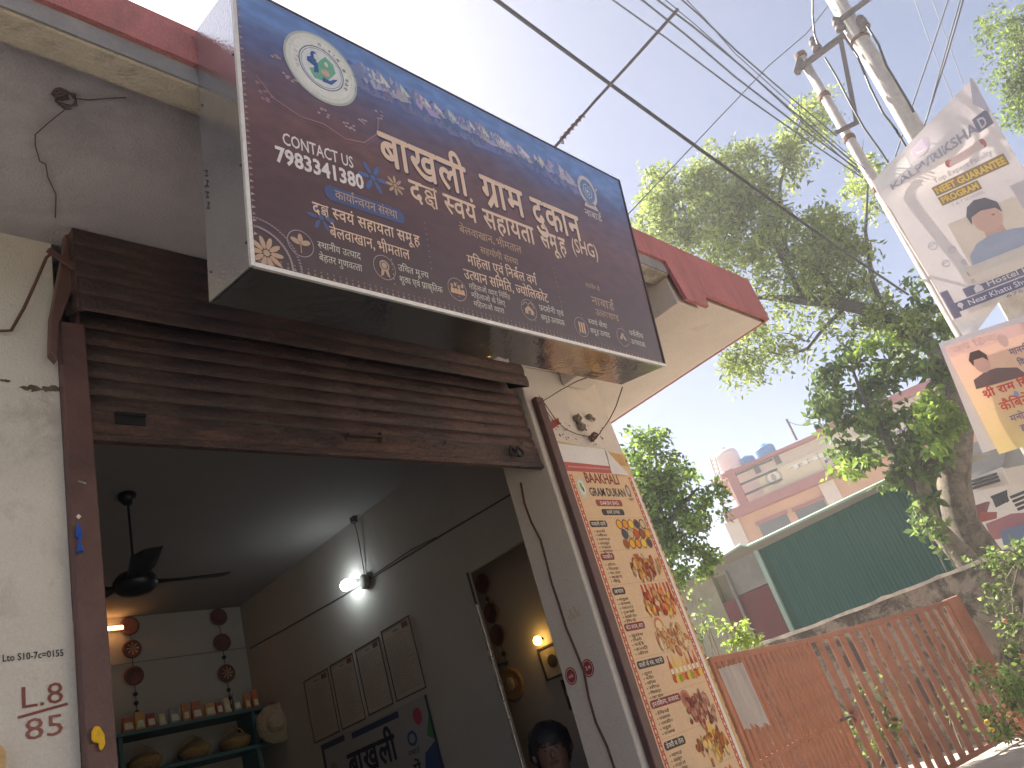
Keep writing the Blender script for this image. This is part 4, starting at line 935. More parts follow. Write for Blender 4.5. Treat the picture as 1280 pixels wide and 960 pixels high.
# ---- the shopkeeper
per = thing('person', 'dark haired person in a grey shirt standing inside the shop by the door pillar', 'person', (3.1, 2.85, -1.3))
hc = aY(690, 940, 2.86)
px_, py_, pz_ = hc.x, hc.y, hc.z       # head centre
def skin(name, verts, edges, radii, mat, sub=2):
    me = bpy.data.meshes.new(name); me.from_pydata([tuple(v) for v in verts], edges, []); o = bpy.data.objects.new(name, me); COL.objects.link(o); me.materials.append(mat)
    o.modifiers.new('skin', 'SKIN'); s_ = o.modifiers.new('sub', 'SUBSURF'); s_.levels = sub; s_.render_levels = sub
    for i, r_ in enumerate(radii): me.skin_vertices[0].data[i].radius = (r_[0], r_[1]) if isinstance(r_, tuple) else (r_, r_)
    me.skin_vertices[0].data[0].use_root = True
    dg = bpy.context.evaluated_depsgraph_get(); m2 = bpy.data.meshes.new_from_object(o.evaluated_get(dg)); bpy.data.objects.remove(o)
    m2.polygons.foreach_set('use_smooth', [True] * len(m2.polygons)); o2 = bpy.data.objects.new(name, m2); COL.objects.link(o2)
    return o2
face_dir = Vector((-px_, -py_, 0)).normalized(); side = Vector((-face_dir.y, face_dir.x, 0)); H0 = Vector((px_, py_, pz_))
def bp_(s_, f_, z_): return H0 + side * s_ * 1.0 + face_dir * f_ + Vector((0, 0, z_))
V_ = [bp_(0, 0, -.68), bp_(0, .0, -.45), bp_(0, -.01, -.27), bp_(0, 0, -.17), bp_(0, .01, -.08), bp_(0, .01, .0), bp_(0, .0, .07),
      bp_(.19, 0, -.25), bp_(.25, .02, -.50), bp_(.20, .16, -.66), bp_(.14, .26, -.64),
      bp_(-.19, 0, -.25), bp_(-.25, .02, -.50), bp_(-.20, .16, -.66), bp_(-.14, .26, -.64),
      bp_(.10, 0, -.78), bp_(.11, .02, -1.1), bp_(.11, -.02, -1.44), bp_(-.10, 0, -.78), bp_(-.11, .02, -1.1), bp_(-.11, -.02, -1.44)]
zf = -1.27 - pz_
for i in (17, 20): V_[i].z = pz_ + zf
for i in (16, 19): V_[i].z = pz_ + (zf - .78) / 2
E_ = [(0, 1), (1, 2), (2, 3), (3, 4), (4, 5), (5, 6), (2, 7), (7, 8), (8, 9), (9, 10), (2, 11), (11, 12), (12, 13), (13, 14), (0, 15), (15, 16), (16, 17), (0, 18), (18, 19), (19, 20)]
Rr = [(.14, .10), (.15, .11), (.13, .10), .052, .07, (.085, .10), (.075, .09), .055, .042, .034, .026, .055, .042, .034, .026, .075, .055, .04, .075, .055, .04]
body = skin('body', V_, E_, Rr, m_skin); body.parent = per; body.matrix_parent_inverse = Matrix.Translation(-per.location)
Vs = [bp_(0, 0, -.75), bp_(0, 0, -.45), bp_(0, -.01, -.27), bp_(0, 0, -.20), bp_(.19, 0, -.25), bp_(.25, .02, -.48), bp_(-.19, 0, -.25), bp_(-.25, .02, -.48)]
shirt = skin('shirt', Vs, [(0, 1), (1, 2), (2, 3), (2, 4), (4, 5), (2, 6), (6, 7)], [(.17, .125), (.17, .125), (.15, .12), .07, .075, .07, .075, .07], m_shirt); shirt.parent = per; shirt.matrix_parent_inverse = Matrix.Translation(-per.location)
def ball(c, rx, ry, rz, mat, name, parent, axf=face_dir, n=16, m=10, cut=None, parts=None):
    sd_ = Vector((-axf.y, axf.x, 0)); mb = MB(); vs = []; fs = []
    for i in range(m + 1):
        th_ = PI * i / m
        for k in range(n):
            ph = 2 * PI * k / n; vs.append(Vector(c) + sd_ * rx * math.sin(th_) * math.cos(ph) + axf * ry * math.sin(th_) * math.sin(ph) + Vector((0, 0, rz * math.cos(th_))))
    for i in range(m):
        for k in range(n): fs.append((i * n + k, (i + 1) * n + k, (i + 1) * n + (k + 1) % n, i * n + (k + 1) % n))
    mb.add(vs, fs); return mb.build(name, mat, parent, True)
hr = ball(bp_(0, -.026, .046), .104, .114, .096, m_hair, 'hair', per, n=28, m=18)
for v_ in hr.data.vertices:
    q_ = v_.co - H0; v_.co += (v_.co - bp_(0, -.026, .046)).normalized() * (random.uniform(-.006, .010) + .006 * math.sin(q_.x * 90) * math.sin(q_.z * 70)) - Vector((0, 0, .03 if q_.dot(face_dir) < .02 and q_.z < .05 else 0))
ball(bp_(0, .098, -.01), .014, .022, .022, m_skin, 'nose', per)
for s_ in (-1, 1):
    ball(bp_(s_ * .030, .090, .012), .011, .008, .0045, M('eye white', (.28, .22, .2), .4), 'eye', per, n=10, m=6); ball(bp_(s_ * .030, .102, .012), .005, .004, .005, m_black, 'pupil', per, n=8, m=5)
    ball(bp_(s_ * .032, .094, .030), .018, .008, .004, m_hair, 'eyebrow', per, n=10, m=5); ball(bp_(s_ * .090, .0, .0), .012, .016, .026, m_skin, 'ear', per, n=10, m=6)
    for k in range(4):
        b0 = bp_(s_ * (.125 + .016 * k), .275, -.645); MB().tube([b0, b0 + face_dir * .035 + Vector((0, 0, -.01)), b0 + face_dir * (.060 + .006 * (k % 3)) + Vector((0, 0, -.03))], [.009, .008, .006], 7).build('finger', m_skin, per, True)
    b0 = bp_(s_ * .118, .262, -.635); MB().tube([b0, b0 - side * s_ * .02 + face_dir * .02, b0 - side * s_ * .022 + face_dir * .045], [.010, .009, .007], 7).build('thumb', m_skin, per, True)
ball(bp_(0, .095, -.045), .022, .008, .006, M('lip', (.12, .05, .04), .5), 'mouth', per, n=12, m=6)

# ================================================================== POLES, CROSS ARM, CABLES
def lerp(a_, b_, t_): return Vector(a_) * (1 - t_) + Vector(b_) * t_
up = thing('utility_pole', 'thick pale concrete utility pole behind the tilted white flex banner', 'pole', (8.2, .6, -1.5))
D1 = 8.2
pA = aR(1018, -45, D1); pB = aR(1145, 167, D1); pC = aR(1275, 392, D1); pD = pC + (pC - pB).normalized() * 3.6; pD.z = -1.5
MB().tube([pA, pB, pC, pD], [.085, .098, .115, .14], 16).build('pole_shaft', m_concpole, up, True)
sp_ = thing('steel_pole', 'slimmer rusty steel tube pole standing left of the concrete pole', 'pole', (8.0, 1.0, -1.5))
qA = aR(1001, 70, D1); qB = aR(1087, 217, D1); qC = aR(1200, 412, D1); qD = qC + (qC - qB).normalized() * 3.4; qD.z = -1.5
MB().tube([qA, qB, qC, qD], [.048, .055, .065, .08], 12).build('pole_shaft', m_steelpole, sp_, True)
for t_ in (.0, .36, .72, 1.12):
    c = lerp(qA, qB, t_); ax = (qB - qA).normalized()
    MB().lathe(c, [(.062, -.03), (.066, -.02), (.066, .02), (.062, .03)], 14, ax).build('clamp_band', m_rust, sp_)
arm = thing('cross_arm', 'dark steel channel arm bridging the two poles with insulators', 'bracket', tuple(aR(1025, 60, D1)))
a0, a1 = aR(1000, 85, D1 - .06), aR(1056, 43, D1 - .06)
MB().bar(a0, a1, .07, .05).build('channel', m_channel, arm, bevel=.006)
MB().bar(aR(996, 92, D1 - .06), aR(1001, 74, D1 - .06), .10, .06).build('end_block', m_channel, arm, bevel=.008)
MB().bar(aR(1051, 50, D1 - .1), aR(1071, 153, D1 - .1), .022, .045).build('flat_brace', m_channel, arm); MB().bar(aR(1073, 152, D1 - .1), aR(1045, 166, D1 - .1), .04, .035).build('flat_brace', m_channel, arm)
MB().bar(aR(1046, 28, D1 - .11), aR(1092, -6, D1 - .11), .035, .05).build('upper_channel', m_channel, arm)
for (px, py) in ((1018, 55), (1047, 30), (1078, 28)):
    c = aR(px, py, D1 - .10); ax = (pA - pB).normalized()
    MB().lathe(c, [(.020, -.10), (.052, -.09), (.052, -.05), (.034, -.035), (.050, -.02), (.050, .03), (.030, .045), (.045, .06), (.020, .10)], 14, ax).build('insulator', m_channel, arm, True)
ax = (pA - pB).normalized()
MB().lathe(lerp(pA, pB, .48), [(.101, -.02), (.104, 0), (.101, .02)], 16, ax).build('pole_clamp', m_rust, arm)
def sag(a_, b_, s_=.0, n_=10):
    a_ = Vector(a_); b_ = Vector(b_); return [lerp(a_, b_, i / n_) - Vector((0, 0, s_ * 4 * (i / n_) * (1 - i / n_))) for i in range(n_ + 1)]
def cable(pts, r_, label, mat=m_cable2, group=None, n_=6):
    return tag(MB().tube(pts, r_, n_).build('overhead_wire', mat), label, 'wire', group)
cable(sag(aY(560, -45, 1.4), aY(912, 213, 1.4), .02) + sag(aY(912, 213, 1.4), aR(1135, 368, 9.5), .03)[1:], .0135, 'thick black cable crossing the sky above the signboard', m_cable, None, 8)
for i, (p0, p1, p2, r_) in enumerate((((745, -15), (920, 113), (1078, 222), .007), ((790, -10), (920, 97), (1075, 214), .008), ((806, -12), (920, 77), (1070, 206), .008), ((815, -14), (923, 79), (1076, 218), .004), ((832, -18), (920, 63), (1046, 170), .007), ((845, -14), (918, 66), (1082, 212), .004))):
    d0 = 4.6 + .1 * i
    cable([aR(*p0, d0), aR((p0[0] + p1[0]) / 2 + 1, (p0[1] + p1[1]) / 2 - 1, d0 * .5 + 5.8 * .5), aR(*p1, 5.8), aR((p1[0] + p2[0]) / 2, (p1[1] + p2[1]) / 2 + 1, 6.9), aR(*p2, 8.0)], r_,
          ['lowest of the bundled wires running to the steel pole', 'second lowest wire of the bundle running to the steel pole', 'middle thick wire of the bundle running to the steel pole', 'thin middle wire of the bundle running to the steel pole', 'topmost wire of the bundle that meets the brace of the steel pole', 'thin upper wire of the bundle running to the steel pole'][i], m_cable2, 'bundled wires running to the steel pole')
cable([aR(1037, 5, D1), aR(1008, 42, 8.0), aR(960, 83, 7.6), aR(870, 178, 6.8), aR(785, 268, 6.2)], .006, 'thin wire slanting from the pole top down behind the signboard', m_cable2)
for i, (P, r_) in enumerate(((((1016, -20), (1016, 20), (1018, 42), (1022, 55)), .011), (((1031, 72), (1045, 95), (1062, 128), (1080, 160), (1098, 185), (1110, 203)), .011), (((1057, 48), (1072, 70), (1088, 110), (1104, 142), (1120, 162), (1135, 188)), .012), (((1084, 33), (1098, 55), (1108, 82), (1122, 105), (1134, 125), (1142, 140)), .012))):
    cable([aR(x, y, D1 - .2) for x, y in P], r_, ['short drooping cable above the left insulator', 'wavy cable hanging down beside the steel pole', 'wavy cable hanging down between the two poles', 'wavy cable hanging down right of the concrete pole'][i], m_cable, 'slack cables on the poles')
for i, (P, r_, d_) in enumerate(((((1192, -20), (1160, 75), (1140, 133), (1119, 196)), .008, 8.8), (((1210, -20), (1182, 75), (1155, 158)), .010, 8.8), (((1206, -20), (1179, 75), (1158, 150)), .008, 8.7), (((1136, -20), (1165, 60), (1191, 122)), .004, 9.5), (((1158, -20), (1182, 45), (1204, 104)), .004, 9.5))):
    cable([aR(x, y, d_) for x, y in P], r_, ['wire right of the poles leaning down to the left, leftmost', 'thicker of the paired wires behind the banner top', 'thinner of the paired wires behind the banner top', 'hair thin wire crossing left of the banner peak', 'hair thin wire ending near the banner peak'][i], m_cable2, 'wires rising past the banner')
rod = thing('roof_rod', 'long thin steel rod rising from the roof edge behind the signboard', 'rod', tuple(aY(694, 182, 1.44)))
a0 = aY(690, 188, 1.43); b0 = aR(847, 12, 3.9)
MB().tube([a0, lerp(a0, b0, .3) + Vector((0, 0, .006)), lerp(a0, b0, .6), b0], [.008, .008, .009, .011], 7).build('steel_bar', m_channel, rod); MB().tube(coil(lerp(a0, b0, .06), .012, 6, .25, b0 - a0), .003, 5).build('wrapped_wire', m_rust, rod)
MB().tube([lerp(a0, b0, .07), lerp(a0, b0, .05) + Vector((.03, 0, .0)), lerp(a0, b0, .04) + Vector((.035, 0, .02))], .004, 5).build('wire_end', m_rust, rod)

# ---- banner 1 (tilted white flex advertisement)
b1 = thing('coaching_banner', 'big folded white flex advertisement with a portrait hung between the poles', 'banner', tuple(aR(1190, 300, 7.9)))
rows = [(1.12, (1084, 217), (1207, 76)), (1.0, (1091, 226), (1216, 97)), (.86, (1100, 246), (1242, 146)), (.70, (1114, 262), (1268, 192)), (.45, (1142, 310), (1302, 245)), (.2, (1170, 358), (1328, 296)), (0, (1193, 399), (1352, 338))]
def brow(v):
    for (va, la, ra), (vb, lb_, rb) in zip(rows[:-1], rows[1:]):
        if v >= vb or (vb == 0):
            t_ = (va - v) / (va - vb); return ((la[0] * (1 - t_) + lb_[0] * t_, la[1] * (1 - t_) + lb_[1] * t_), (ra[0] * (1 - t_) + rb[0] * t_, ra[1] * (1 - t_) + rb[1] * t_))
def b1fn(u, v, l):
    A, B = brow(v); bulge = .10 * math.exp(-((v - .86) / .09) ** 2) * math.sin(min(max(u, 0), 1) * PI) + .02 * math.sin(u * 6 + v * 4)
    return aR(A[0] + (B[0] - A[0]) * u, A[1] + (B[1] - A[1]) * u, 7.88 - bulge - l)
mb = MB(); nu, nv = 16, 24; vs = []; fs = []
for i in range(nv + 1):
    for k in range(nu + 1): vs.append(b1fn(k / nu, i / nv, 0))
for i in range(nv):
    for k in range(nu): q_ = i * (nu + 1) + k; fs.append((q_, q_ + 1, q_ + nu + 2, q_ + nu + 1))
mb.add(vs, fs, (.60, .55, .54)); mb.build('flex_sheet', m_flexink, b1, True)
p_ = Print(b1fn, .0012)
navy = (.19, .18, .26)
def crect(u0, v0, u1, v1, c, lay, nu_=8, nv_=6):
    for i in range(nu_):
        for k in range(nv_):
            a_, b_ = u0 + (u1 - u0) * i / nu_, u0 + (u1 - u0) * (i + 1) / nu_; c_, d_ = v0 + (v1 - v0) * k / nv_, v0 + (v1 - v0) * (k + 1) / nv_
            p_.poly([(a_, c_), (b_, c_), (b_, d_), (a_, d_)], c, lay)
crect(.02, .90, .30, .99, (.72, .70, .66), 1); p_.disc(.42, .945, .085, .035, (.60, .50, .58), 2, 18); p_.disc(.42, .945, .06, .024, (.70, .66, .62), 3, 16)
crect(.85, .84, .98, .895, navy, 2, 4, 3)
p_.text('KALPVRIKSHA', .10, .845, .042, (.30, .30, .36), width=.76, layer=4, bold=.03); p_.text('D', .88, .848, .038, (.6, .58, .6), width=.06, layer=5, bold=.03)
p_.pill(.52, .775, .86, .815, (.42, .16, .16), 2); p_.text('CLASSES', .60, .785, .020, (.7, .6, .58), width=.2, layer=5)
p_.text('Top Expert Faculty', .38, .735, .026, (.35, .33, .38), width=.48, layer=4)
crect(.34, .662, .93, .720, (.30, .22, .12), 2, 8, 2); p_.text('NEET GUARANTEE', .355, .672, .038, (.80, .56, .12), width=.56, layer=5, bold=.04)
crect(.34, .603, .66, .655, (.30, .22, .12), 2, 6, 2); p_.text('PROGRAM', .355, .612, .036, (.80, .56, .12), width=.29, layer=5, bold=.04)
p_.text('Y & T SCHOOL', .40, .578, .016, (.35, .33, .38), width=.26, layer=4)
crect(.30, .20, .84, .50, (.70, .62, .52), 1, 8, 6); crect(.84, .20, 1.0, .56, (.52, .48, .50), 1, 3, 5)
# portrait: shoulders, neck, face, hair
p_.poly([(.30, .18), (.33, .29), (.42, .34), (.56, .36), (.72, .34), (.86, .31), (.95, .18)], (.40, .44, .54), 3)
p_.poly([(.50, .34), (.52, .42), (.64, .42), (.66, .34), (.58, .31)], (.62, .40, .32), 4)
p_.disc(.575, .445, .105, .075, (.66, .44, .36), 5, 24)
p_.poly([(.455, .445), (.45, .50), (.49, .545), (.56, .565), (.64, .555), (.70, .51), (.695, .45), (.665, .485), (.56, .50), (.48, .485)], (.14, .13, .16), 6)
for u in (.535, .62): p_.disc(u, .455, .018, .006, (.25, .16, .14), 6, 8)
p_.poly([(.57, .45), (.585, .45), (.592, .425), (.565, .425)], (.56, .34, .28), 6); p_.line([(.545, .405), (.58, .398), (.615, .405)], .008, (.5, .22, .2), 6)
# scribble icons where the left column sits
for (u, v, r_) in ((.13, .42, .035), (.24, .36, .028), (.15, .30, .03), (.27, .27, .02)):
    p_.ring(u, v, r_, r_ * .7, .006, (.48, .46, .50), 3, 10); p_.line([(u - r_, v), (u + r_, v + .01)], .005, (.48, .46, .50), 3)
p_.pill(.20, .125, .98, .235, (.72, .64, .56), 4)
p_.text('Ex Chemistry Faculty', .25, .185, .026, (.40, .34, .30), width=.56, layer=8); p_.text('Resonance South Ex & Patna', .25, .142, .024, (.45, .40, .36), width=.70, layer=8)
crect(.16, .085, 1.0, .145 - .01, navy, 5, 8, 2); crect(.06, .028, 1.0, .080, (.16, .15, .24), 5, 8, 2); crect(.12, -.0, 1.0, .026, (.62, .56, .50), 5, 8, 1)
crect(.0, .0, .06, .16, (.2, .18, .26), 3, 2, 4)
p_.text('Hostel Facility Av', .34, .098, .032, (.78, .75, .76), width=.66, layer=8, bold=.01); p_.text('Near Khatu Shyam Mandir, M', .15, .040, .030, (.78, .75, .76), width=.85, layer=8, bold=.01); p_.text('6757173384', .42, .005, .017, (.25, .22, .22), width=.45, layer=8)
p_.poly([(.235, .09), (.30, .09), (.30, .115), (.267, .133), (.235, .115)], (.78, .75, .76), 7); p_.disc(.09, .06, .022, .014, (.78, .75, .76), 7, 10); p_.poly([(.075, .055), (.105, .055), (.09, .033)], (.78, .75, .76), 7)
p_.build('printed_advert', b1, m_flexink)
def quadpanel(P, D, th_=.02):
    return [aR(x, y, D) for x, y in P]
MB().prism(quadpanel(((1212, 95), (1216, 130), (1236, 140), (1232, 128)), 7.86), (.02, 0, 0)).build('folded_peak', M('shaded flex back', (.38, .36, .42), .6, .1), b1)
MB().tube([aR(1086, 218, 7.95), aR(1120, 275, 7.95), aR(1160, 340, 7.95), aR(1196, 404, 7.95)], .018, 8).build('side_batten', m_steelpole, b1)
MB().prism(quadpanel(((1190, 400), (1256, 368), (1210, 428)), 7.93), (.01, 0, 0)).build('hanging_flap', m_flexw, b1)
# ---- banner 2 (orange political poster)
b2 = thing('orange_poster', 'orange Hindi poster board with a portrait fixed low on the steel pole', 'poster', tuple(aR(1230, 480, 7.8)))
MB().prism(quadpanel(((1173, 429), (1300, 388), (1356, 524), (1228, 566)), 7.9), (.025, 0, 0)).build('backing_board', m_flexw, b2)
def b2fn(u, v, l):
    TL, TR, BL, BR = (1174, 430), (1286, 394), (1243, 564), (1356, 528)
    x = (TL[0] * (1 - u) + TR[0] * u) * v + (BL[0] * (1 - u) + BR[0] * u) * (1 - v); y = (TL[1] * (1 - u) + TR[1] * u) * v + (BL[1] * (1 - u) + BR[1] * u) * (1 - v)
    return aR(x + 6, y + 4, 7.82 - l + .012 * math.sin(5 * v))
p_ = Print(b2fn, .001)
for i in range(10): crect2 = p_.rect(.0, i / 10, 1, (i + 1) / 10, (.76, .50 + .010 * (10 - i), .27 + .015 * i) if i < 9 else (.68, .46, .40), 1, 6)
p_.poly([(.10, .58), (.12, .66), (.28, .70), (.40, .70), (.60, .65), (.66, .56)], (.20, .13, .12), 3); p_.disc(.28, .775, .085, .085, (.66, .46, .38), 4, 20)
p_.poly([(.19, .77), (.17, .83), (.22, .89), (.32, .89), (.37, .83), (.36, .78), (.32, .82), (.22, .82)], (.12, .07, .06), 5); p_.disc(.60, .90, .05, .06, (.72, .55, .48), 3, 14); p_.disc(.95, .53, .07, .10, (.25, .12, .12), 3, 14)
for k, s_ in enumerate(('माननीय', 'विधायक', 'भीमताल')): p_.text(s_, .60 + .03 * k, .76 - k * .105, .052, (.22, .16, .30), width=.26, layer=4, bold=.02)
p_.text('श्री राम सिंह कैड़ा', .14, .485, .065, (.62, .07, .05), width=.86, layer=5, bold=.03); p_.text('कैबिनेट मंत्री', .24, .335, .075, (.66, .10, .06), width=.66, layer=4, bold=.02)
for k, s_ in enumerate(('मनोनीत होने पर', 'हार्दिक बधाई', 'एवं शुभकामनाएं')): p_.text(s_, .28 + .05 * k, .225 - k * .10, .055, (.30, .18, .32), width=.58, layer=4, bold=.02)
p_.disc(.46, .44, .025, .03, (.3, .35, .6), 4, 10)
p_.text('जय हिन्द', .06, .925, .05, (.75, .6, .5), width=.5, layer=4, bold=.01)
p_.build('printed_poster', b2, m_flexink)
# ================================================================== GATE, WALL, SHED
gL0, gL1 = Vector((4.72, 2.87, 0)), Vector((6.44, 3.0, 0)); gR0, gR1 = Vector((6.50, 3.03, 0)), Vector((8.57, 2.49, 0))
def leaf(p0, p1, zt0, zt1, zb_, nb, label, bw, stile=None):
    g_ = thing('gate_leaf', label, 'gate', (p0.x, p0.y, zb_), 'iron gate leaves')
    d = (p1 - p0); 
    def pt(t_, z): return Vector((p0.x + d.x * t_, p0.y + d.y * t_, z))
    zt = lambda t_: zt0 + (zt1 - zt0) * t_
    nrm = Vector((-d.y, d.x, 0)).normalized()
    MB().bar(pt(0, zt0), pt(1, zt1), .03, .04).build('top_rail', m_gate, g_, bevel=.004); MB().bar(pt(0, zb_), pt(1, zb_), .03, .04).build('bottom_rail', m_gate, g_, bevel=.004)
    MB().bar(pt(-.004, zb_ - .02), pt(-.004, zt0 + .02), .045, .045).build('side_stile', m_gate, g_, bevel=.004); MB().bar(pt(1.004, zb_ - .02), pt(1.004, zt1 + .02), .045, .045).build('side_stile', m_gate, g_, bevel=.004)
    me = MB().bar((0, 0, 0), (0, 0, 1), bw, .012, (1, 0, 0)).mesh('bar'); me.materials.append(m_gate)
    ang = math.atan2(d.y, d.x)
    for k in range(1, nb):
        t_ = k / nb; zz = zt(t_) - .02 - (zb_ + .02); jit = random.uniform(-.003, .003)
        wd_ = 1.6 if (stile and k == stile) else 1
        o = link_mesh('bar', me, g_, Matrix.Translation(pt(t_, zb_ + .02) + nrm * jit) @ Matrix.Rotation(ang + PI / 2 + random.uniform(-.05, .05), 4, 'Z') @ Matrix.Diagonal((1, wd_, zz, 1)))
    return g_, pt
gl_, ptL = leaf(gL0, gL1, .25, .215, -1.05, 19, 'narrower left gate leaf of closely set rust red bars', .058)
gr_, ptR = leaf(gR0, gR1, .215, .165, -1.03, 14, 'wider right gate leaf of spaced rust red bars', .078, stile=6)
MB().bar(ptL(0, -.4), ptL(1, -.4), .02, .03).build('mid_rail', m_gate, gl_)
c = ptR(.045, -.42); MB().bar(c + Vector((-.22, -.03, .02)), c + Vector((.10, -.05, .01)), .02, .02).build('slide_bolt', m_channel, gr_); MB().lathe(c + Vector((.04, -.05, 0)), [(.03, -.01), (.05, 0), (.03, .02)], 12, (0, -1, 0)).build('lock_plate', m_gate, gr_)
gp = thing('gate_post', 'broad rust red flat gate post beside the cement wall', 'post', (8.62, 2.47, -1.1))
q0, q1 = Vector((8.63, 2.47, 0)), Vector((8.76, 2.43, 0)); MB().bar(Vector((8.69, 2.46, -1.12)), Vector((8.69, 2.46, .20)), .16, .05, (1, 0, 0)).build('steel_post', m_gate, gp, bevel=.006)
tin = thing('corrugated_sheet', 'weathered white corrugated sheet wired over the left end of the gate', 'sheet', (4.85, 2.83, -.5))
mb = MB(); vs = []; fs = []; nn = 25
for k in range(nn):
    t_ = k / (nn - 1) * .22; pz = ptL(t_, 0); yy = -.035 - .012 * math.sin(k * 1.57)
    zb2 = -.20 + .05 * random.random() - .05 * (k / nn)
    vs += [(pz.x, pz.y + yy, .19 - .01 * (k % 2)), (pz.x, pz.y + yy - .01, zb2)]
for k in range(nn - 1): fs.append((2 * k, 2 * k + 1, 2 * k + 3, 2 * k + 2))
mb.add(vs, fs); mb.build('ribbed_sheet', M('weathered white sheet', (.50, .44, .40), .8, .2, 8, .3, dirt=(.3, .2, .15), dscale=6, damt=.6, stretch=(1, 1, .2)), tin)
# compound wall
WX = 9.0
cw = thing('compound_wall', 'mossy grey cement boundary wall behind the iron gate', 'wall', (WX, 4, -1.1))
mb = MB(); vs = []; fs = []; N_ = 60
for k in range(N_ + 1):
    y = 1.2 + (7.4 - 1.2) * k / N_; zt_ = .42 + .004 * math.sin(k * 1.1) + random.uniform(-.006, .006) + (.02 if y > 4.5 else 0)
    vs += [(WX, y, -1.2), (WX, y, zt_), (WX + .2, y, zt_), (WX + .2, y, -1.2)]
for k in range(N_):
    b_ = 4 * k
    for j in range(3): fs.append((b_ + j, b_ + 4 + j, b_ + 5 + j, b_ + 1 + j))
fs += [(0, 1, 2, 3), tuple(4 * N_ + j for j in (3, 2, 1, 0))]
mb.add(vs, fs); mb.build('wall_face', m_cement, cw)
mb = MB(); vs = []; fs = []
for k in range(N_ + 1):
    y = 1.2 + (7.4 - 1.2) * k / N_; w_ = random.uniform(.01, .03); z0 = .415 + .004 * math.sin(k * 1.1) + (.02 if y > 4.5 else 0); z1 = z0 + random.uniform(.018, .035)
    vs += [(WX - w_, y, z0 - .012), (WX - w_, y, z1), (WX + .22, y, z1), (WX + .22, y, z0)]
for k in range(N_):
    b_ = 4 * k
    for j in range(3): fs.append((b_ + j, b_ + 4 + j, b_ + 5 + j, b_ + 1 + j))
mb.add(vs, fs); mb.build('coping', m_cemlight, cw)
# shed
SX = 11.0
shd = thing('green_shed', 'long dark green sheet clad shed behind the cement wall', 'shed', (SX, 5, -1.1))
yL = aX(946, 686, SX).y; yR = 2.6; zR = aX(1115, 603, SX).z; zL = aX(946, 686, SX).z
n_sh = 46; step = (yL - yR) / n_sh
pmesh = MB(); cs = []
for k in range(5): cs.append((-.006 - .004 * math.sin(k * PI / 2), k * step / 4))
vs = []; fs = []
for (x_, y_) in cs: vs += [(x_, y_, 0), (x_, y_, 1)]
for k in range(4): fs.append((2 * k, 2 * k + 1, 2 * k + 3, 2 * k + 2))
pmesh.add(vs, fs); me = pmesh.mesh('cladding_strip'); me.materials.append(m_green)
for k in range(n_sh):
    y = yR + k * step; zt_ = zR + (zL - zR) * (y - yR) / (yL - yR) - .03
    link_mesh('cladding_strip', me, shd, Matrix.Translation((SX + random.uniform(-.004, .004), y, -1.1)) @ Matrix.Diagonal((1, 1, zt_ + 1.1, 1)))
MB().box(SX + .012, SX + .03, yR, yL, -1.1, min(zL, zR) - .06).build('inner_sheet', m_green, shd); MB().box(SX + .101, SX + .12, yL, 9.6, -1.1, aX(862, 722, SX - .2).z - .12).build('rear_wall', m_olive, shd)
rf = MB(); yy = [yR - .2, 3.5, yL, aX(935, 680, SX).y, aX(862, 722, SX - .2).y, 9.8]
zz = [zR + .02, zR + .02, zL + .05, aX(930, 683, SX).z, aX(862, 722, SX - .2).z, aX(862, 722, SX - .2).z - .4]
for i in range(5):
    rf.hexa([(SX - .22, yy[i], zz[i] - .02), (SX - .22, yy[i + 1], zz[i + 1] - .02), (SX + 3.5, yy[i + 1], zz[i + 1] + .28), (SX + 3.5, yy[i], zz[i] + .28)], [(SX - .22, yy[i], zz[i]), (SX - .22, yy[i + 1], zz[i + 1]), (SX + 3.5, yy[i + 1], zz[i + 1] + .30), (SX + 3.5, yy[i], zz[i] + .30)])
rf.build('roof_sheet', m_cgrey, shd)
ed = MB(); ed.tube([(SX - .23, yy[i], zz[i]) for i in range(6)], .022, 6); ed.build('roof_edge', m_greenedge, shd)
yG = aX(866, 735, SX).y
MB().box(SX - .04, SX + .1, yL + .02, aX(905, 705, SX).y, aX(912, 750, SX).z, zL - .04).build('cement_panel', m_cgrey, shd); MB().box(SX - .03, SX + .1, yL + .02, aX(905, 755, SX).y, -1.1, aX(912, 750, SX).z - .01).build('maroon_panel', m_maroon, shd)
MB().box(SX - .02, SX + .1, aX(905, 755, SX).y + .01, 9.6, -1.1, zz[4] - .1).build('side_wall', m_olive, shd)
MB().tube([(SX - .06, aX(905, 705, SX).y, zL - .1), (SX - .06, aX(905, 705, SX).y, -.2)], .025, 8).build('rain_pipe', m_cgrey, shd)
MB().box(SX - .07, SX - .02, yL - .03, yL + .035, aX(985, 790, SX).z - .1, zL - .02).build('corner_trim', m_greenedge, shd)
# ================================================================== PINK AND ORANGE RESTAURANT BUILDING
hb = thing('restaurant_building', 'two storey pink and orange building with water tanks and a cream signboard', 'building', (23.5, 8.5, -1.5))
az0 = R(20.5); dn = Vector((math.cos(az0), math.sin(az0), 0)); dt = Vector((math.sin(az0), -math.cos(az0), 0))   # away, to the right
HB = dn * 25
def hp_(px, py, dd=0):     # point on the facade plane (offset dd towards the camera)
    r = ray(px, py); return r * ((25 - dd) / r.dot(dn))
def loc_(P): q_ = P; return q_.dot(dt), q_.z
def hbox(s0, s1, z0, z1, d0, d1):   # s along dt, depth d0 (front, negative = towards camera)
    f = lambda s_, d_, z_: dn * (25 + d_) + dt * s_ + Vector((0, 0, z_))
    return MB().hexa([f(s0, d0, z0), f(s1, d0, z0), f(s1, d1, z0), f(s0, d1, z0)], [f(s0, d0, z1), f(s1, d0, z1), f(s1, d1, z1), f(s0, d1, z1)])
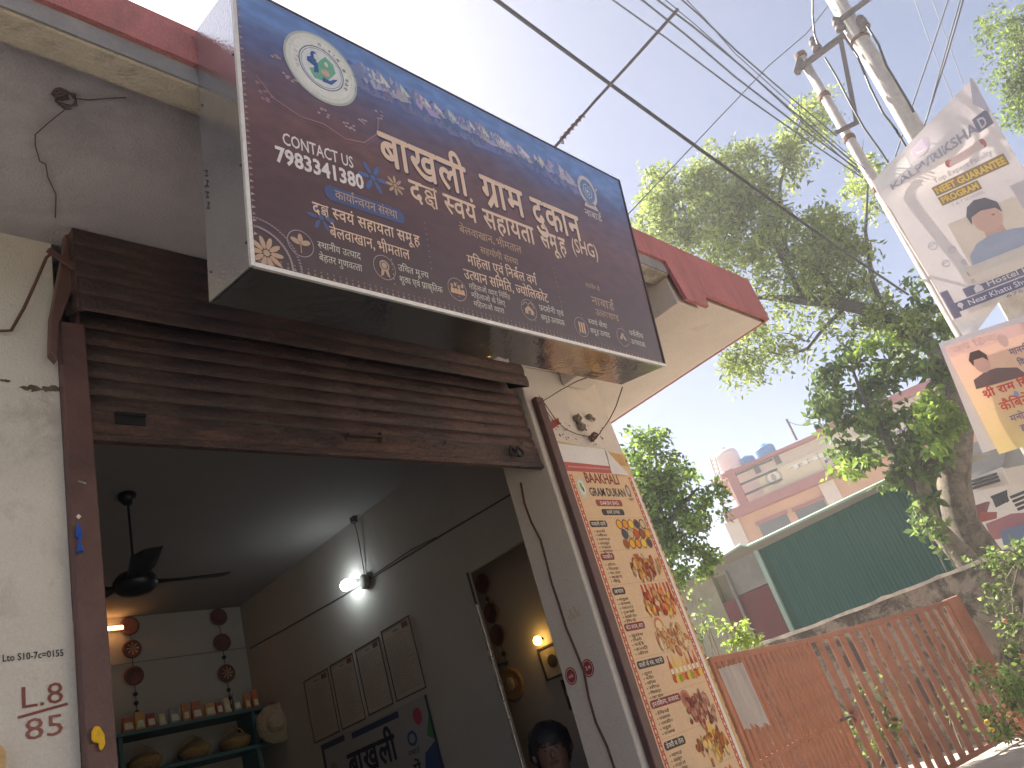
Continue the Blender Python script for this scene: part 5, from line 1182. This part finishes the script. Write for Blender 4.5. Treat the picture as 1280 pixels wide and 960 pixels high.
s_l = loc_(hp_(897, 610))[0]; s_r = 5.0; zbal = loc_(hp_(985, 609))[1]; zroof = loc_(hp_(965, 566))[1]; zmid = loc_(hp_(1000, 618))[1]
hbox(s_l + .1, s_r + 4, -1.5, zbal - .3, 0, 8).build('ground_wall', m_orange, hb); hbox(s_l + .3, s_r + 4, zbal - .3, zroof, .6, 8).build('upper_wall', m_palepink, hb)
hbox(s_l - .15, s_r + 4, zbal - .30, zbal - .02, -.35, .599).build('balcony_band', m_pinkband, hb); hbox(s_l + .0, s_r, zroof + .002, zroof + .10, .35, 8.1).build('roof_band', m_pinkband, hb)
for s_ in (loc_(hp_(915, 655))[0], loc_(hp_(1025, 620))[0] + .3):
    hbox(s_ - .2, s_ + .25, -1.5, zbal - .31, -.12, -.002).build('pilaster', m_palepink, hb)
for (p0, p1) in (((947, 655), (982, 640)), ((993, 638), (1028, 622))):
    a_ = loc_(hp_(*p0)); b_ = loc_(hp_(*p1)); zt_ = (a_[1] + b_[1]) / 2; 
    wn = hbox(a_[0], b_[0], zt_ - 1.1, zt_ - .05, -.03, -.003).build('window', m_glass, hb)
    hb_f = hbox(a_[0] - .06, b_[0] + .06, zt_ - .05, zt_ + .06, -.06, -.004); hb_f.build('window_frame', m_pinkband, wn)
# balcony post, rails
sp0 = loc_(hp_(929, 625))[0]; hbox(sp0 - .13, sp0 + .13, zbal - .02, zbal + 1.15, -.3, .05).build('balcony_post', m_pinkband, hb)
for k in range(3):
    z = zbal + .22 + k * .34
    hbox(s_l - .1, sp0 - .132, z, z + .05, -.25, -.20).build('railing', m_palepink, hb); hbox(sp0 + .132, sp0 + 1.35, z, z + .06, -.25, -.20).build('railing', m_black, hb)
hbox(s_l - .08, s_l - .02, zbal - .02, zbal + 1.1, -.26, -.19).build('railing_post', m_pinkband, hb)
# signboard on it
e0 = loc_(hp_(945, 593))[0]; 
sgn = hbox(e0, s_r - .5, zbal + .02, zroof - .55, -.16, -.08).build('name_board', m_cream2, hb)
_zb = zbal + .02; _zh = zroof - .55 - _zb
p_ = Print(lambda u, v, l: dn * (25 - .165 - l) + dt * (e0 + u) + Vector((0, 0, _zb + v)), .003)
p_.text('THE HEERA', .95, _zh * .62, _zh * .22, (.80, .78, .70), width=3.6, bold=.05, layer=2); p_.text('THE HEERA', .99, _zh * .60, _zh * .22, (.34, .30, .24), width=3.6, bold=.07, layer=1)
p_.text('Family Restaurant', 2.0, _zh * .28, _zh * .17, (.05, .06, .35), width=3.4, bold=.03, layer=1)
p_.disc(.45, _zh * .66, .26, .24, (.42, .36, .3), 1, 16); p_.disc(.45, _zh * .66, .19, .18, (.76, .72, .62), 2, 12); p_.disc(.45, _zh * .66, .08, .12, (.42, .36, .3), 3, 7)
p_.line([(1.9, .02), (1.9, _zh - .02)], .03, (.5, .44, .36), 1)
p_.build('board_lettering', sgn, m_paperink)
for (px, py) in ((943, 582), (969, 570)):
    s_, z_ = loc_(hp_(px, py)); hbox(s_ - .09, s_ + .09, z_ - .14, z_ + .14, .56, .598).build('vent', m_channel, hb)
s_, z_ = loc_(hp_(1030, 555)); hbox(s_, s_r + 2, zroof + .142, zroof + .30, .6, 2).build('roof_parapet', m_pinkband, hb)
def tank(px, py, r_, h_, mat, label):
    s_, z_ = loc_(hp_(px, py)); c = dn * 26.6 + dt * (s_ * 26.6 / 25) + Vector((0, 0, zroof + .14)); tk = thing('water_tank', label, 'water tank', tuple(c))
    pr_ = [(r_, 0)]
    for k in range(6): z0 = h_ * .8 * k / 6; pr_ += [(r_, z0 + .02), (r_ * 1.05, z0 + h_ * .06), (r_, z0 + h_ * .12)]
    pr_ += [(r_ * .85, h_ * .88), (r_ * .35, h_ * .95)]
    MB().lathe(c, pr_, 20).build('tank_body', mat, tk, True); MB().lathe(c + Vector((0, 0, h_ * .95)), [(r_ * .3, 0), (r_ * .3, h_ * .06), (.01, h_ * .08)], 14).build('lid', mat, tk, True)
tank(909, 575, .42, 1.05, m_tank, 'big ribbed white water tank at the left of the roof')
tank(932, 572, .27, .50, m_blue, 'blue water tank next to the white tank'); tank(956, 562, .32, .62, m_blue, 'right blue water tank on the roof edge')
mast = thing('roof_mast', 'thin dark mast leaning on the pink roof', 'mast', tuple(hp_(995, 550)))
MB().tube([hp_(996, 550, -1), hp_(983, 524, -1)], .04, 6).build('mast_tube', m_channel, mast); MB().tube([hp_(985, 527, -1), hp_(996, 531, -1), hp_(1008, 532, -1)], .012, 5).build('stay', m_channel, mast)
ldr = thing('roof_ladder', 'pale railing ladder beside the white water tank', 'ladder', tuple(hp_(895, 600)))
for dx in (0, 6): MB().tube([hp_(887 + dx, 572 + dx * -.3, .1), hp_(896 + dx, 600, .1)], .03, 6).build('ladder_rail', m_palepink, ldr)
for k in range(5): MB().tube([hp_(888 + k * 2, 577 + 5 * k, .1), hp_(894 + k * 2, 575 + 5 * k, .1)], .02, 5).build('rung', m_palepink, ldr)
# ================================================================== HOUSES BY THE ROAD AT THE RIGHT
def aq(P, X, thick, name, mat, parent):
    return MB().prism([aX(x, y, X) for x, y in P], (thick, 0, 0)).build(name, mat, parent)
rh = thing('roadside_house', 'white roadside house with black railings behind the tree trunk', 'house', tuple(aX(1240, 660, 18.0)))
aq(((1195, 590), (1262, 565), (1290, 555), (1330, 640), (1290, 700), (1215, 720), (1195, 640)), 18.6, 3, 'wall', m_greyfloor, rh)
aq(((1200, 560), (1262, 536), (1254, 580), (1236, 600), (1212, 602)), 18.0, .3, 'tin_awning', m_tin, rh); aq(((1262, 536), (1300, 540), (1300, 575), (1254, 585)), 18.1, .3, 'upper_wall', m_cgrey, rh)
aq(((1214, 598), (1252, 584), (1262, 605), (1222, 614)), 17.9, .1, 'balcony_front', m_palepink, rh)
for k in range(3): MB().tube([aX(1210 + 2 * k, 603 + 4 * k, 17.8), aX(1246 + 2 * k, 592 + 4 * k, 17.8)], .03, 5).build('railing_bar', m_black, rh)
rl = MB()
for k in range(7): rl.tube([aX(1241 + 2.6 * k, 622 - .9 * k, 17.7), aX(1246 + 2.4 * k, 634 - 1.2 * k, 17.7)], .022, 5)
rl.tube([aX(1239, 622, 17.7), aX(1258, 614, 17.7), aX(1258, 628, 17.7)], .035, 5); rl.build('window_grill', m_black, rh)
for k in range(4): MB().tube([aX(1263 + 3 * k, 622 + 5 * k, 17.7), aX(1290 + 3 * k, 611 + 5 * k, 17.7)], .03, 5).build('railing_bar', m_black, rh)
aq(((1210, 635), (1233, 627), (1226, 650), (1214, 652)), 17.6, .3, 'dark_opening', m_maroon, rh); aq(((1225, 640), (1243, 640), (1243, 648), (1224, 653)), 17.4, .2, 'red_cloth_shade', m_rag, rh)
aq(((1232, 655), (1264, 642), (1290, 640), (1292, 665), (1240, 675)), 17.3, .3, 'red_wall', m_pinkband, rh); aq(((1250, 664), (1280, 655), (1300, 658), (1300, 680), (1255, 683)), 17.1, .3, 'blue_wall', M('blue paint', (.12, .17, .28), .8), rh)

# ================================================================== TREES AND PLANTS
def leaves(clusters, nper, size, aspect, cols, droop=.3, sprig=0, seedv=1):
    """leaf faces scattered in soft ellipsoids; clusters: (centre, radii, weight)"""
    g_ = np.random.default_rng(seedv); V = []; Cc = []
    for (c, rad, wgt) in clusters:
        n_ = int(nper * wgt)
        ns = max(1, n_ // max(sprig, 1)) if sprig else n_
        d = g_.normal(size=(ns, 3)); d /= np.linalg.norm(d, axis=1)[:, None]; rr_ = g_.random(ns) ** .45
        # clumpiness: pull towards random sub centres
        sub = g_.normal(size=(14, 3)); sub /= np.linalg.norm(sub, axis=1)[:, None]; sub *= (g_.random((14, 1)) ** .4) * .85
        pos = d * rr_[:, None]; idx = g_.integers(0, 14, ns); pos = sub[idx] + (pos) * .38
        P0 = np.array(c) + pos * np.array(rad)
        shade = g_.random(14)[idx]
        if sprig:
            dirs = g_.normal(size=(ns, 3)); dirs[:, 2] -= droop * 1.5; dirs /= np.linalg.norm(dirs, axis=1)[:, None]
            L_ = sprig * size * .38
            t_ = (np.arange(sprig) / sprig)[None, :, None]
            P = P0[:, None, :] + dirs[:, None, :] * L_ * t_; P[:, :, 2] -= (t_[:, :, 0] ** 2) * L_ * droop
            P = P.reshape(-1, 3); ax_ = np.repeat(dirs, sprig, 0); sdv = np.cross(ax_, g_.normal(size=ax_.shape)); sdv /= np.linalg.norm(sdv, axis=1)[:, None] + 1e-9
            ax1 = ax_ * .5 + sdv; shd_ = np.repeat(shade, sprig)
        else:
            P = P0; ax1 = g_.normal(size=P.shape); ax1[:, 2] -= droop; shd_ = shade
        ax1 /= np.linalg.norm(ax1, axis=1)[:, None] + 1e-9
        nn_ = np.cross(ax1, g_.normal(size=ax1.shape) + np.array([0, 0, .6])); nn_ /= np.linalg.norm(nn_, axis=1)[:, None] + 1e-9
        s_ = size * g_.uniform(.6, 1.25, len(P))[:, None]
        wv = nn_ * s_ * aspect * .5; mid = P + ax1 * s_ * .45
        V.append(np.stack([P, mid + wv, P + ax1 * s_, mid - wv], 1))
        cc = np.array(cols)[g_.integers(0, len(cols), len(P))] * (.65 + .7 * shd_[:, None]) * g_.uniform(.85, 1.15, (len(P), 1)); Cc.append(np.repeat(cc[:, None, :], 4, 1))
    V = np.concatenate(V).reshape(-1, 3); Cc = np.concatenate(Cc).reshape(-1, 3); nq = len(V) // 4
    me = bpy.data.meshes.new('leaves'); me.vertices.add(len(V)); me.vertices.foreach_set('co', V.astype(np.float32).ravel()); me.loops.add(nq * 4); me.loops.foreach_set('vertex_index', np.arange(nq * 4, dtype=np.int32))
    me.polygons.add(nq); me.polygons.foreach_set('loop_start', np.arange(0, nq * 4, 4, dtype=np.int32)); me.update(calc_edges=True)
    at = me.color_attributes.new('ink', 'FLOAT_COLOR', 'POINT'); at.data.foreach_set('color', np.concatenate([Cc, np.ones((len(Cc), 1))], 1).astype(np.float32).ravel())
    me.materials.append(m_leaf); me.validate(); return me
def crown(name, me, parent):
    o = bpy.data.objects.new(name, me); COL.objects.link(o)
    if parent: o.parent = parent; o.matrix_parent_inverse = Matrix.Translation(-parent.location)
    return o
def cl(px, py, rx, ry, D, w_=1, dep=None):    # cluster from its place and apparent size at horizontal distance D
    c = aR(px, py, D); s_ = c.dot(FW) / FPX * 1.12
    return (tuple(c), (rx * s_ * .95, (dep or max(rx, ry)) * s_ * .9, ry * s_), w_ * rx * ry / 2500)
FE = [(.19, .25, .08), (.24, .30, .10), (.15, .21, .07), (.29, .35, .13)]
DK = [(.11, .17, .06), (.14, .21, .07), (.09, .14, .06)]
LT = [(.18, .28, .06), (.24, .34, .09), (.14, .22, .05)]
mt = thing('feathery_tree', 'tall feathery acacia like tree with long limbs spreading above the roof', 'tree', (9.9, 2.4, -1.1))
DT = 11.0
C1 = [cl(838, 245, 48, 38, DT), cl(815, 268, 30, 22, DT), cl(880, 215, 45, 34, DT), cl(925, 190, 28, 24, DT), cl(835, 290, 45, 25, DT, 1.2), cl(890, 275, 60, 38, DT, 1.2), cl(945, 240, 38, 40, DT),
      cl(985, 195, 24, 32, DT), cl(1000, 150, 32, 26, DT, .8), cl(1025, 125, 22, 14, DT, .6), cl(970, 290, 48, 34, DT), cl(1020, 275, 38, 30, DT, .9), cl(1030, 320, 46, 32, DT, 1.1), cl(1060, 300, 26, 26, DT, .8),
      cl(910, 310, 55, 24, DT, 1.1), cl(985, 345, 50, 28, DT, .9), cl(1040, 360, 36, 22, DT, .9), cl(950, 395, 50, 22, DT, .55), cl(945, 440, 46, 24, DT, .7), cl(915, 460, 28, 14, DT, .6), cl(1000, 420, 44, 18, DT, .5), cl(1075, 345, 24, 18, DT, .6),
      cl(1085, 222, 36, 16, DT + 1, .8), cl(1075, 200, 24, 12, DT + 1, .6), cl(1105, 245, 26, 14, DT + 1, .6), cl(1090, 395, 40, 24, DT, .7), cl(1140, 400, 46, 34, DT, .8)]
crown('crown', leaves(C1, 3100, .094, .42, FE, .5, 8, 5), mt)
def pv(P, D=DT): return [aR(x, y, D) for x, y in P]
limb = [(((1250, 735), (1222, 690), (1200, 650), (1192, 600), (1198, 540), (1190, 480), (1170, 435)), [.30, .24, .20, .19, .17, .15, .13]), (((1172, 440), (1140, 415), (1110, 400), (1075, 385), (1040, 378), (1005, 376), (975, 372)), [.14, .13, .12, .11, .10, .08, .06]),
        (((1060, 382), (1040, 360), (1015, 335), (985, 320), (955, 300)), [.08, .07, .055, .04, .03]), (((975, 372), (945, 372), (915, 360), (880, 330)), [.05, .04, .03, .015]), (((1005, 376), (990, 345), (965, 300), (950, 250), (935, 210)), [.05, .045, .035, .025, .012]),
        (((985, 320), (975, 280), (975, 230), (990, 180), (1005, 140)), [.045, .04, .032, .022, .01]), (((1055, 385), (1030, 410), (1010, 435), (985, 445), (960, 440)), [.04, .03, .025, .018, .01]), (((955, 300), (920, 270), (880, 250), (840, 245)), [.03, .025, .018, .01]),
        (((1110, 400), (1090, 350), (1082, 290), (1085, 230)), [.05, .04, .03, .012]), (((1180, 460), (1160, 490), (1140, 520)), [.05, .04, .03])]
tr = MB()
for P, r_ in limb[:1]: tr.tube(pv(P), r_, 10)
tb = aR(1250, 735, DT); tr.tube([tb, Vector((tb.x + .1, tb.y, -1.2))], [.30, .36], 10)
tr.build('trunk', m_bark, mt, True)
for P, r_ in limb[1:]:
    P2 = pv(P); MB().tube(P2, [x * .8 for x in r_], 7).build('limb', m_barkd, mt, True)
tw = MB(); rt = random.Random(4)
for (c, rad, w_) in C1:
    for k in range(3):
        e0_ = Vector(c) + Vector((rt.uniform(-1, 1) * rad[0] * .8, rt.uniform(-1, 1) * rad[1] * .8, rt.uniform(-1, 1) * rad[2] * .8)); s0_ = Vector(c) + Vector((rt.uniform(-.4, .4) * rad[0], 0, -rad[2] * .3)); tw.tube([s0_, lerp(s0_, e0_, .5) + Vector((0, 0, .05)), e0_], [.012, .008, .003], 4)
tag(tw.build('twigs', m_barkd, mt), kind='stuff')
# second trunk leaning beside it with broad dark leaves
t2 = thing('broadleaf_tree', 'broad leaved tree with thick grey leaning trunk in front of the shed', 'tree', (9.8, 2.6, -1.1))
D2 = 10.6
C2 = [cl(1030, 480, 30, 34, D2 + .5, 1.1), cl(1060, 450, 28, 20, D2, .9), cl(1050, 510, 38, 30, D2, 1.2), cl(1100, 470, 36, 40, D2 + .4, 1.0), cl(1110, 530, 44, 36, D2, 1.2), cl(1070, 560, 36, 24, D2, 1.1), cl(1150, 575, 40, 34, D2, 1.1), cl(1125, 600, 32, 20, D2, 1), cl(1155, 625, 24, 22, D2, .6), cl(1150, 655, 18, 14, D2 - .2, .5), cl(1140, 450, 30, 28, D2, .8), cl(1190, 480, 30, 40, D2 + .4, .9), cl(1170, 395, 40, 38, D2 + .6, .7), cl(1150, 350, 28, 20, D2 + .6, .5)]
crown('crown', leaves(C2, 950, .12, .5, DK + [(.11, .17, .045)], .6, 0, 8), t2)
crown('crown', leaves([cl(1180, 520, 34, 36, D2 - .6, 1.2), cl(1165, 545, 24, 26, D2 - .6, .8), cl(1090, 430, 34, 16, D2 - .4, .7), cl(1060, 585, 34, 12, D2 - .5, .6)], 1400, .11, .5, LT, .9, 0, 9), t2)  # sunlit leaves: the sunlight is put into their paler colour
tr = MB(); tr.tube(pv(((1238, 745), (1212, 705), (1188, 680), (1165, 655), (1155, 620), (1145, 570)), D2), [.17, .14, .12, .11, .10, .07], 9); tb = aR(1238, 745, D2); tr.tube([tb, (tb.x, tb.y, -1.2)], [.17, .22], 9); tr.build('trunk', m_bark, t2, True)
MB().tube(pv(((1160, 640), (1130, 590), (1105, 540), (1080, 500), (1065, 460)), D2), [.07, .06, .05, .03, .015], 7).build('limb', m_barkd, t2, True); MB().tube(pv(((1150, 600), (1175, 560), (1180, 520), (1185, 480)), D2), [.06, .05, .03, .015], 7).build('limb', m_barkd, t2, True)
# tree behind the shop pillar
t3 = thing('roadside_tree', 'green leafy tree rising behind the pillar between shop and restaurant', 'tree', tuple(aR(850, 1100, 10) * 1))
D3 = 9.5; t3.location = Vector((aR(810, 700, D3).x, aR(810, 700, D3).y, -1.1))
C3 = [cl(805, 560, 36, 30, D3, .7), cl(845, 600, 40, 34, D3, .9), cl(815, 620, 44, 34, D3, 1.1), cl(850, 660, 40, 32, D3, 1.1), cl(880, 630, 26, 34, D3, .7), cl(875, 700, 26, 24, D3, .9), cl(825, 680, 34, 34, D3, 1.1), cl(850, 720, 22, 18, D3, .9), cl(900, 610, 20, 12, D3, .5), cl(780, 600, 40, 50, D3, 1)]
crown('crown', leaves(C3, 2200, .075, .55, [(.12, .20, .05), (.18, .27, .07), (.24, .34, .08), (.08, .14, .045)], .4, 0, 12), t3)
tr = MB(); a_ = t3.location; tr.tube([Vector((a_.x, a_.y, -1.15)), Vector(aR(812, 720, D3)), Vector(aR(820, 640, D3)), Vector(aR(835, 580, D3))], [.16, .12, .07, .03], 8); tr.build('trunk', m_barkd, t3, True)
for P in (((815, 690), (845, 640), (872, 610)), ((818, 660), (800, 600), (802, 560))): MB().tube(pv(P, D3), [.05, .035, .012], 6).build('limb', m_barkd, t3, True)
# tree at the upper right behind the banner
t4 = thing('pale_tree', 'pale feathery tree top at the upper right behind the banner', 'tree', (10.5, -.9, -1.5))
D4 = 12.0
C4 = [cl(1250, 40, 38, 20, D4, .8), cl(1230, 30, 20, 14, D4, .6), cl(1275, 60, 34, 28, D4, .8), cl(1262, 100, 30, 26, D4, .9), cl(1285, 130, 30, 30, D4, .8), cl(1310, 90, 40, 60, D4, 1), cl(1275, 20, 34, 14, D4, .6)]
crown('crown', leaves(C4, 2600, .075, .42, [(.12, .18, .05), (.16, .22, .07), (.1, .15, .05)], .5, 8, 15), t4)
tb = aR(1330, 200, D4); MB().tube([Vector((tb.x + .3, tb.y - .2, -1.5)), tb, Vector(aR(1305, 100, D4)), Vector(aR(1270, 50, D4))], [.24, .15, .08, .02], 8).build('trunk', m_bark, t4, True)
# far tree belt
far = leaves([((34 + 3 * math.cos(i), 4 + 2.6 * i, .6 + .5 * math.sin(i * 2)), (2.4, 2.4, 2.2), 1) for i in range(9)] + [((30, -3 - 2.5 * i, .2), (2.2, 2.2, 2.0), 1) for i in range(5)], 1600, .34, .6, DK + [(.08, .13, .05)], .3, 0, 20)
o = crown('distant_foliage', far, None); tag(o, 'mass of distant green trees along the road behind the houses', 'trees', None, 'stuff')
# plants
def shrub(name, label, base, clusters, n_, size, cols, sd_, stems=4, group=None, flowers=None, asp=.55):
    s_ = thing(name, label, 'plant', base, group); crown('foliage', leaves(clusters, n_, size, asp, cols, .3, 0, sd_), s_)
    st_ = MB(); rs = random.Random(sd_)
    for k in range(stems):
        c = Vector(clusters[k % len(clusters)][0]); b_ = Vector(base) + Vector((rs.uniform(-.05, .05), rs.uniform(-.05, .05), 0)); st_.tube([b_, lerp(b_, c, .5) + Vector((rs.uniform(-.05, .05), rs.uniform(-.05, .05), .04)), c], [.010, .008, .004], 5)
    st_.build('stems', m_bark, s_)
    for (px, py, D, r_, mt_) in (flowers or ()):
        c = aR(px, py, D); f_ = MB()
        for k in range(6):
            a_ = 2 * PI * k / 6; f_.lathe(c + Vector((0, r_ * .6 * math.cos(a_), r_ * .6 * math.sin(a_))), [(.001, -r_ * .4), (r_ * .5, 0), (.001, r_ * .4)], 6, (-1, 0, .2))
        f_.build('flower', mt_, s_, True)
    return s_
GP = [(.13, .20, .06), (.18, .26, .09), (.09, .14, .05), (.22, .28, .12)]
m_of = M('orange lantana petals', (.66, .30, .20), .7, .1); m_yf = M('yellow lantana petals', (.8, .55, .1), .7, .1); m_rf = M('red coral petals', (.6, .22, .16), .7, .1)
shrub('flowering_shrub', 'bushy shrub with small orange and yellow flowers at the right gate end', (7.55, 1.95, -1.1), [cl(1225, 845, 22, 18, 7.8), cl(1255, 855, 30, 22, 7.7), cl(1270, 885, 34, 26, 7.6), cl(1240, 905, 26, 22, 7.6), cl(1262, 920, 24, 14, 7.6, .8), cl(1300, 870, 30, 40, 7.6)], 700, .050, GP, 31, 6, None,
      [(1234, 903, 7.5, .022, m_yf), (1248, 893, 7.5, .017, m_of), (1254, 882, 7.5, .016, m_of), (1262, 892, 7.45, .018, m_of), (1240, 912, 7.45, .018, m_yf), (1270, 900, 7.4, .016, m_of)])
shrub('wall_creeper', 'trailing creeper with red blossoms on the right end of the cement wall', (8.8, 1.75, .3), [cl(1243, 715, 12, 24, 8.7, 1.3), cl(1252, 755, 12, 22, 8.7, 1.3), cl(1268, 790, 16, 24, 8.7, 1.2), cl(1275, 820, 14, 26, 8.6, 1.2), cl(1262, 690, 26, 18, 8.8, 1.2), cl(1240, 690, 12, 12, 8.7, 1.3)], 800, .055, GP, 32, 6, None, [(1256, 776, 8.5, .018, m_rf), (1278, 820, 8.4, .020, m_rf)])
shrub('roadside_bush', 'bright green bush at the right edge above the cement wall', (9.6, 1.5, -1.5), [cl(1262, 700, 26, 16, 9.4, 1.1), cl(1280, 735, 24, 26, 9.4, 1.1), cl(1275, 690, 20, 14, 9.5), cl(1270, 760, 24, 26, 9.6, 1)], 900, .075, LT + GP, 33, 4)
shrub('young_plant', 'young plant with pale new leaves behind the left gate leaf', (6.3, 3.75, -1.1), [cl(885, 780, 18, 8, 6.9, .9), cl(905, 785, 14, 9, 7.0, .9), cl(930, 792, 18, 16, 7.0, 1.3), cl(942, 800, 14, 12, 7.0, 1.2), cl(915, 802, 22, 12, 7.0, 1.0), cl(875, 770, 8, 7, 6.9, .6)], 900, .052, LT + [(.3, .36, .2)], 34, 6)
shrub('gate_weed', 'weed growing between the bars in the middle of the right gate leaf', (6.95, 3.25, -1.1), [cl(1095, 880, 16, 40, 7.6, .7), cl(1075, 920, 18, 30, 7.5, .8), cl(1110, 920, 20, 30, 7.6, .6)], 420, .06, GP, 35, 5, 'weeds behind the gate')
shrub('gate_weed', 'smaller weed behind the right end bars of the gate', (8.2, 2.85, -1.1), [cl(1185, 880, 14, 24, 8.8, .8), cl(1200, 900, 14, 16, 8.8, .7)], 420, .06, GP, 36, 3, 'weeds behind the gate')
shrub('shed_creeper', 'sparse creeper hanging on the olive wall beside the shed', (10.3, 6.6, -1.1), [cl(880, 755, 20, 6, 11.8, .6), cl(870, 790, 14, 16, 11.8, .6), cl(862, 740, 10, 12, 11.8, .7)], 500, .08, DK + GP, 37, 3)
shrub('hanging_branch', 'leafy branch hanging in front of the green shed wall', (9.85, 2.7, -1.1), [cl(1165, 655, 16, 16, 10.2, 1.1), cl(1175, 675, 14, 12, 10.2, 1), cl(1145, 640, 16, 10, 10.2, .9), cl(1200, 700, 6, 22, 10.2, .5)], 600, .095, GP, 38, 3)

# ================================================================== HOUSE ON THE OTHER SIDE OF THE STREET (behind the photographer, lights and mirrors in the sign)
oh = thing('opposite_house', 'long pale pink two storey house on the other side of the road', 'house', (16, -12, -1.5))
MB().box(6, 34, -16, -11, -1.5, 5.2).build('wall', m_palepink, oh); MB().box(5.7, 34.3, -16, -10.6, 5.2, 5.4).build('roof', m_orange, oh); MB().box(5.9, 34.1, -11.0, -10.5, 1.6, 1.8).build('balcony', m_orange, oh)
for k in range(8):
    wn = MB().box(7.2 + 3.3 * k, 8.5 + 3.3 * k, -10.998, -10.95, 2.6, 4.0).build('window', m_glass, oh); MB().box(7.1 + 3.3 * k, 8.6 + 3.3 * k, -10.95, -10.90, 2.5, 2.6).build('sill', m_white, wn)
    MB().box(7.2 + 3.3 * k, 8.6 + 3.3 * k, -10.998, -10.95, -1.5, .9).build('door', m_shut, oh)

o = crown('opposite_trees', leaves([((x_, -11 + .8 * math.sin(x_), 1.2 + .6 * math.cos(x_ * 2)), (2.2, 1.4, 2.6), 1) for x_ in (-9, -6, -3, 0, 2.5, 5)], 2600, .3, .6, DK, .3, 0, 44), None); tag(o, 'row of dark green roadside trees on the other side of the road', 'trees', None, 'stuff')
# ================================================================== HAZE: hazy summer air over the whole place
hz = MB().box(-62, 95, -60, 60, -2.6, 12.5).build('haze', None); tag(hz, kind='stuff')
hm = bpy.data.materials.new('thin haze'); hm.use_nodes = True; t = hm.node_tree; t.nodes.remove(t.nodes['Principled BSDF'])
pvn = t.nodes.new('ShaderNodeVolumePrincipled'); pvn.inputs['Color'].default_value = (.98, .97, .96, 1); pvn.inputs['Density'].default_value = .0068; pvn.inputs['Anisotropy'].default_value = .35
t.links.new(pvn.outputs[0], t.nodes['Material Output'].inputs['Volume']); hz.data.materials.append(hm)
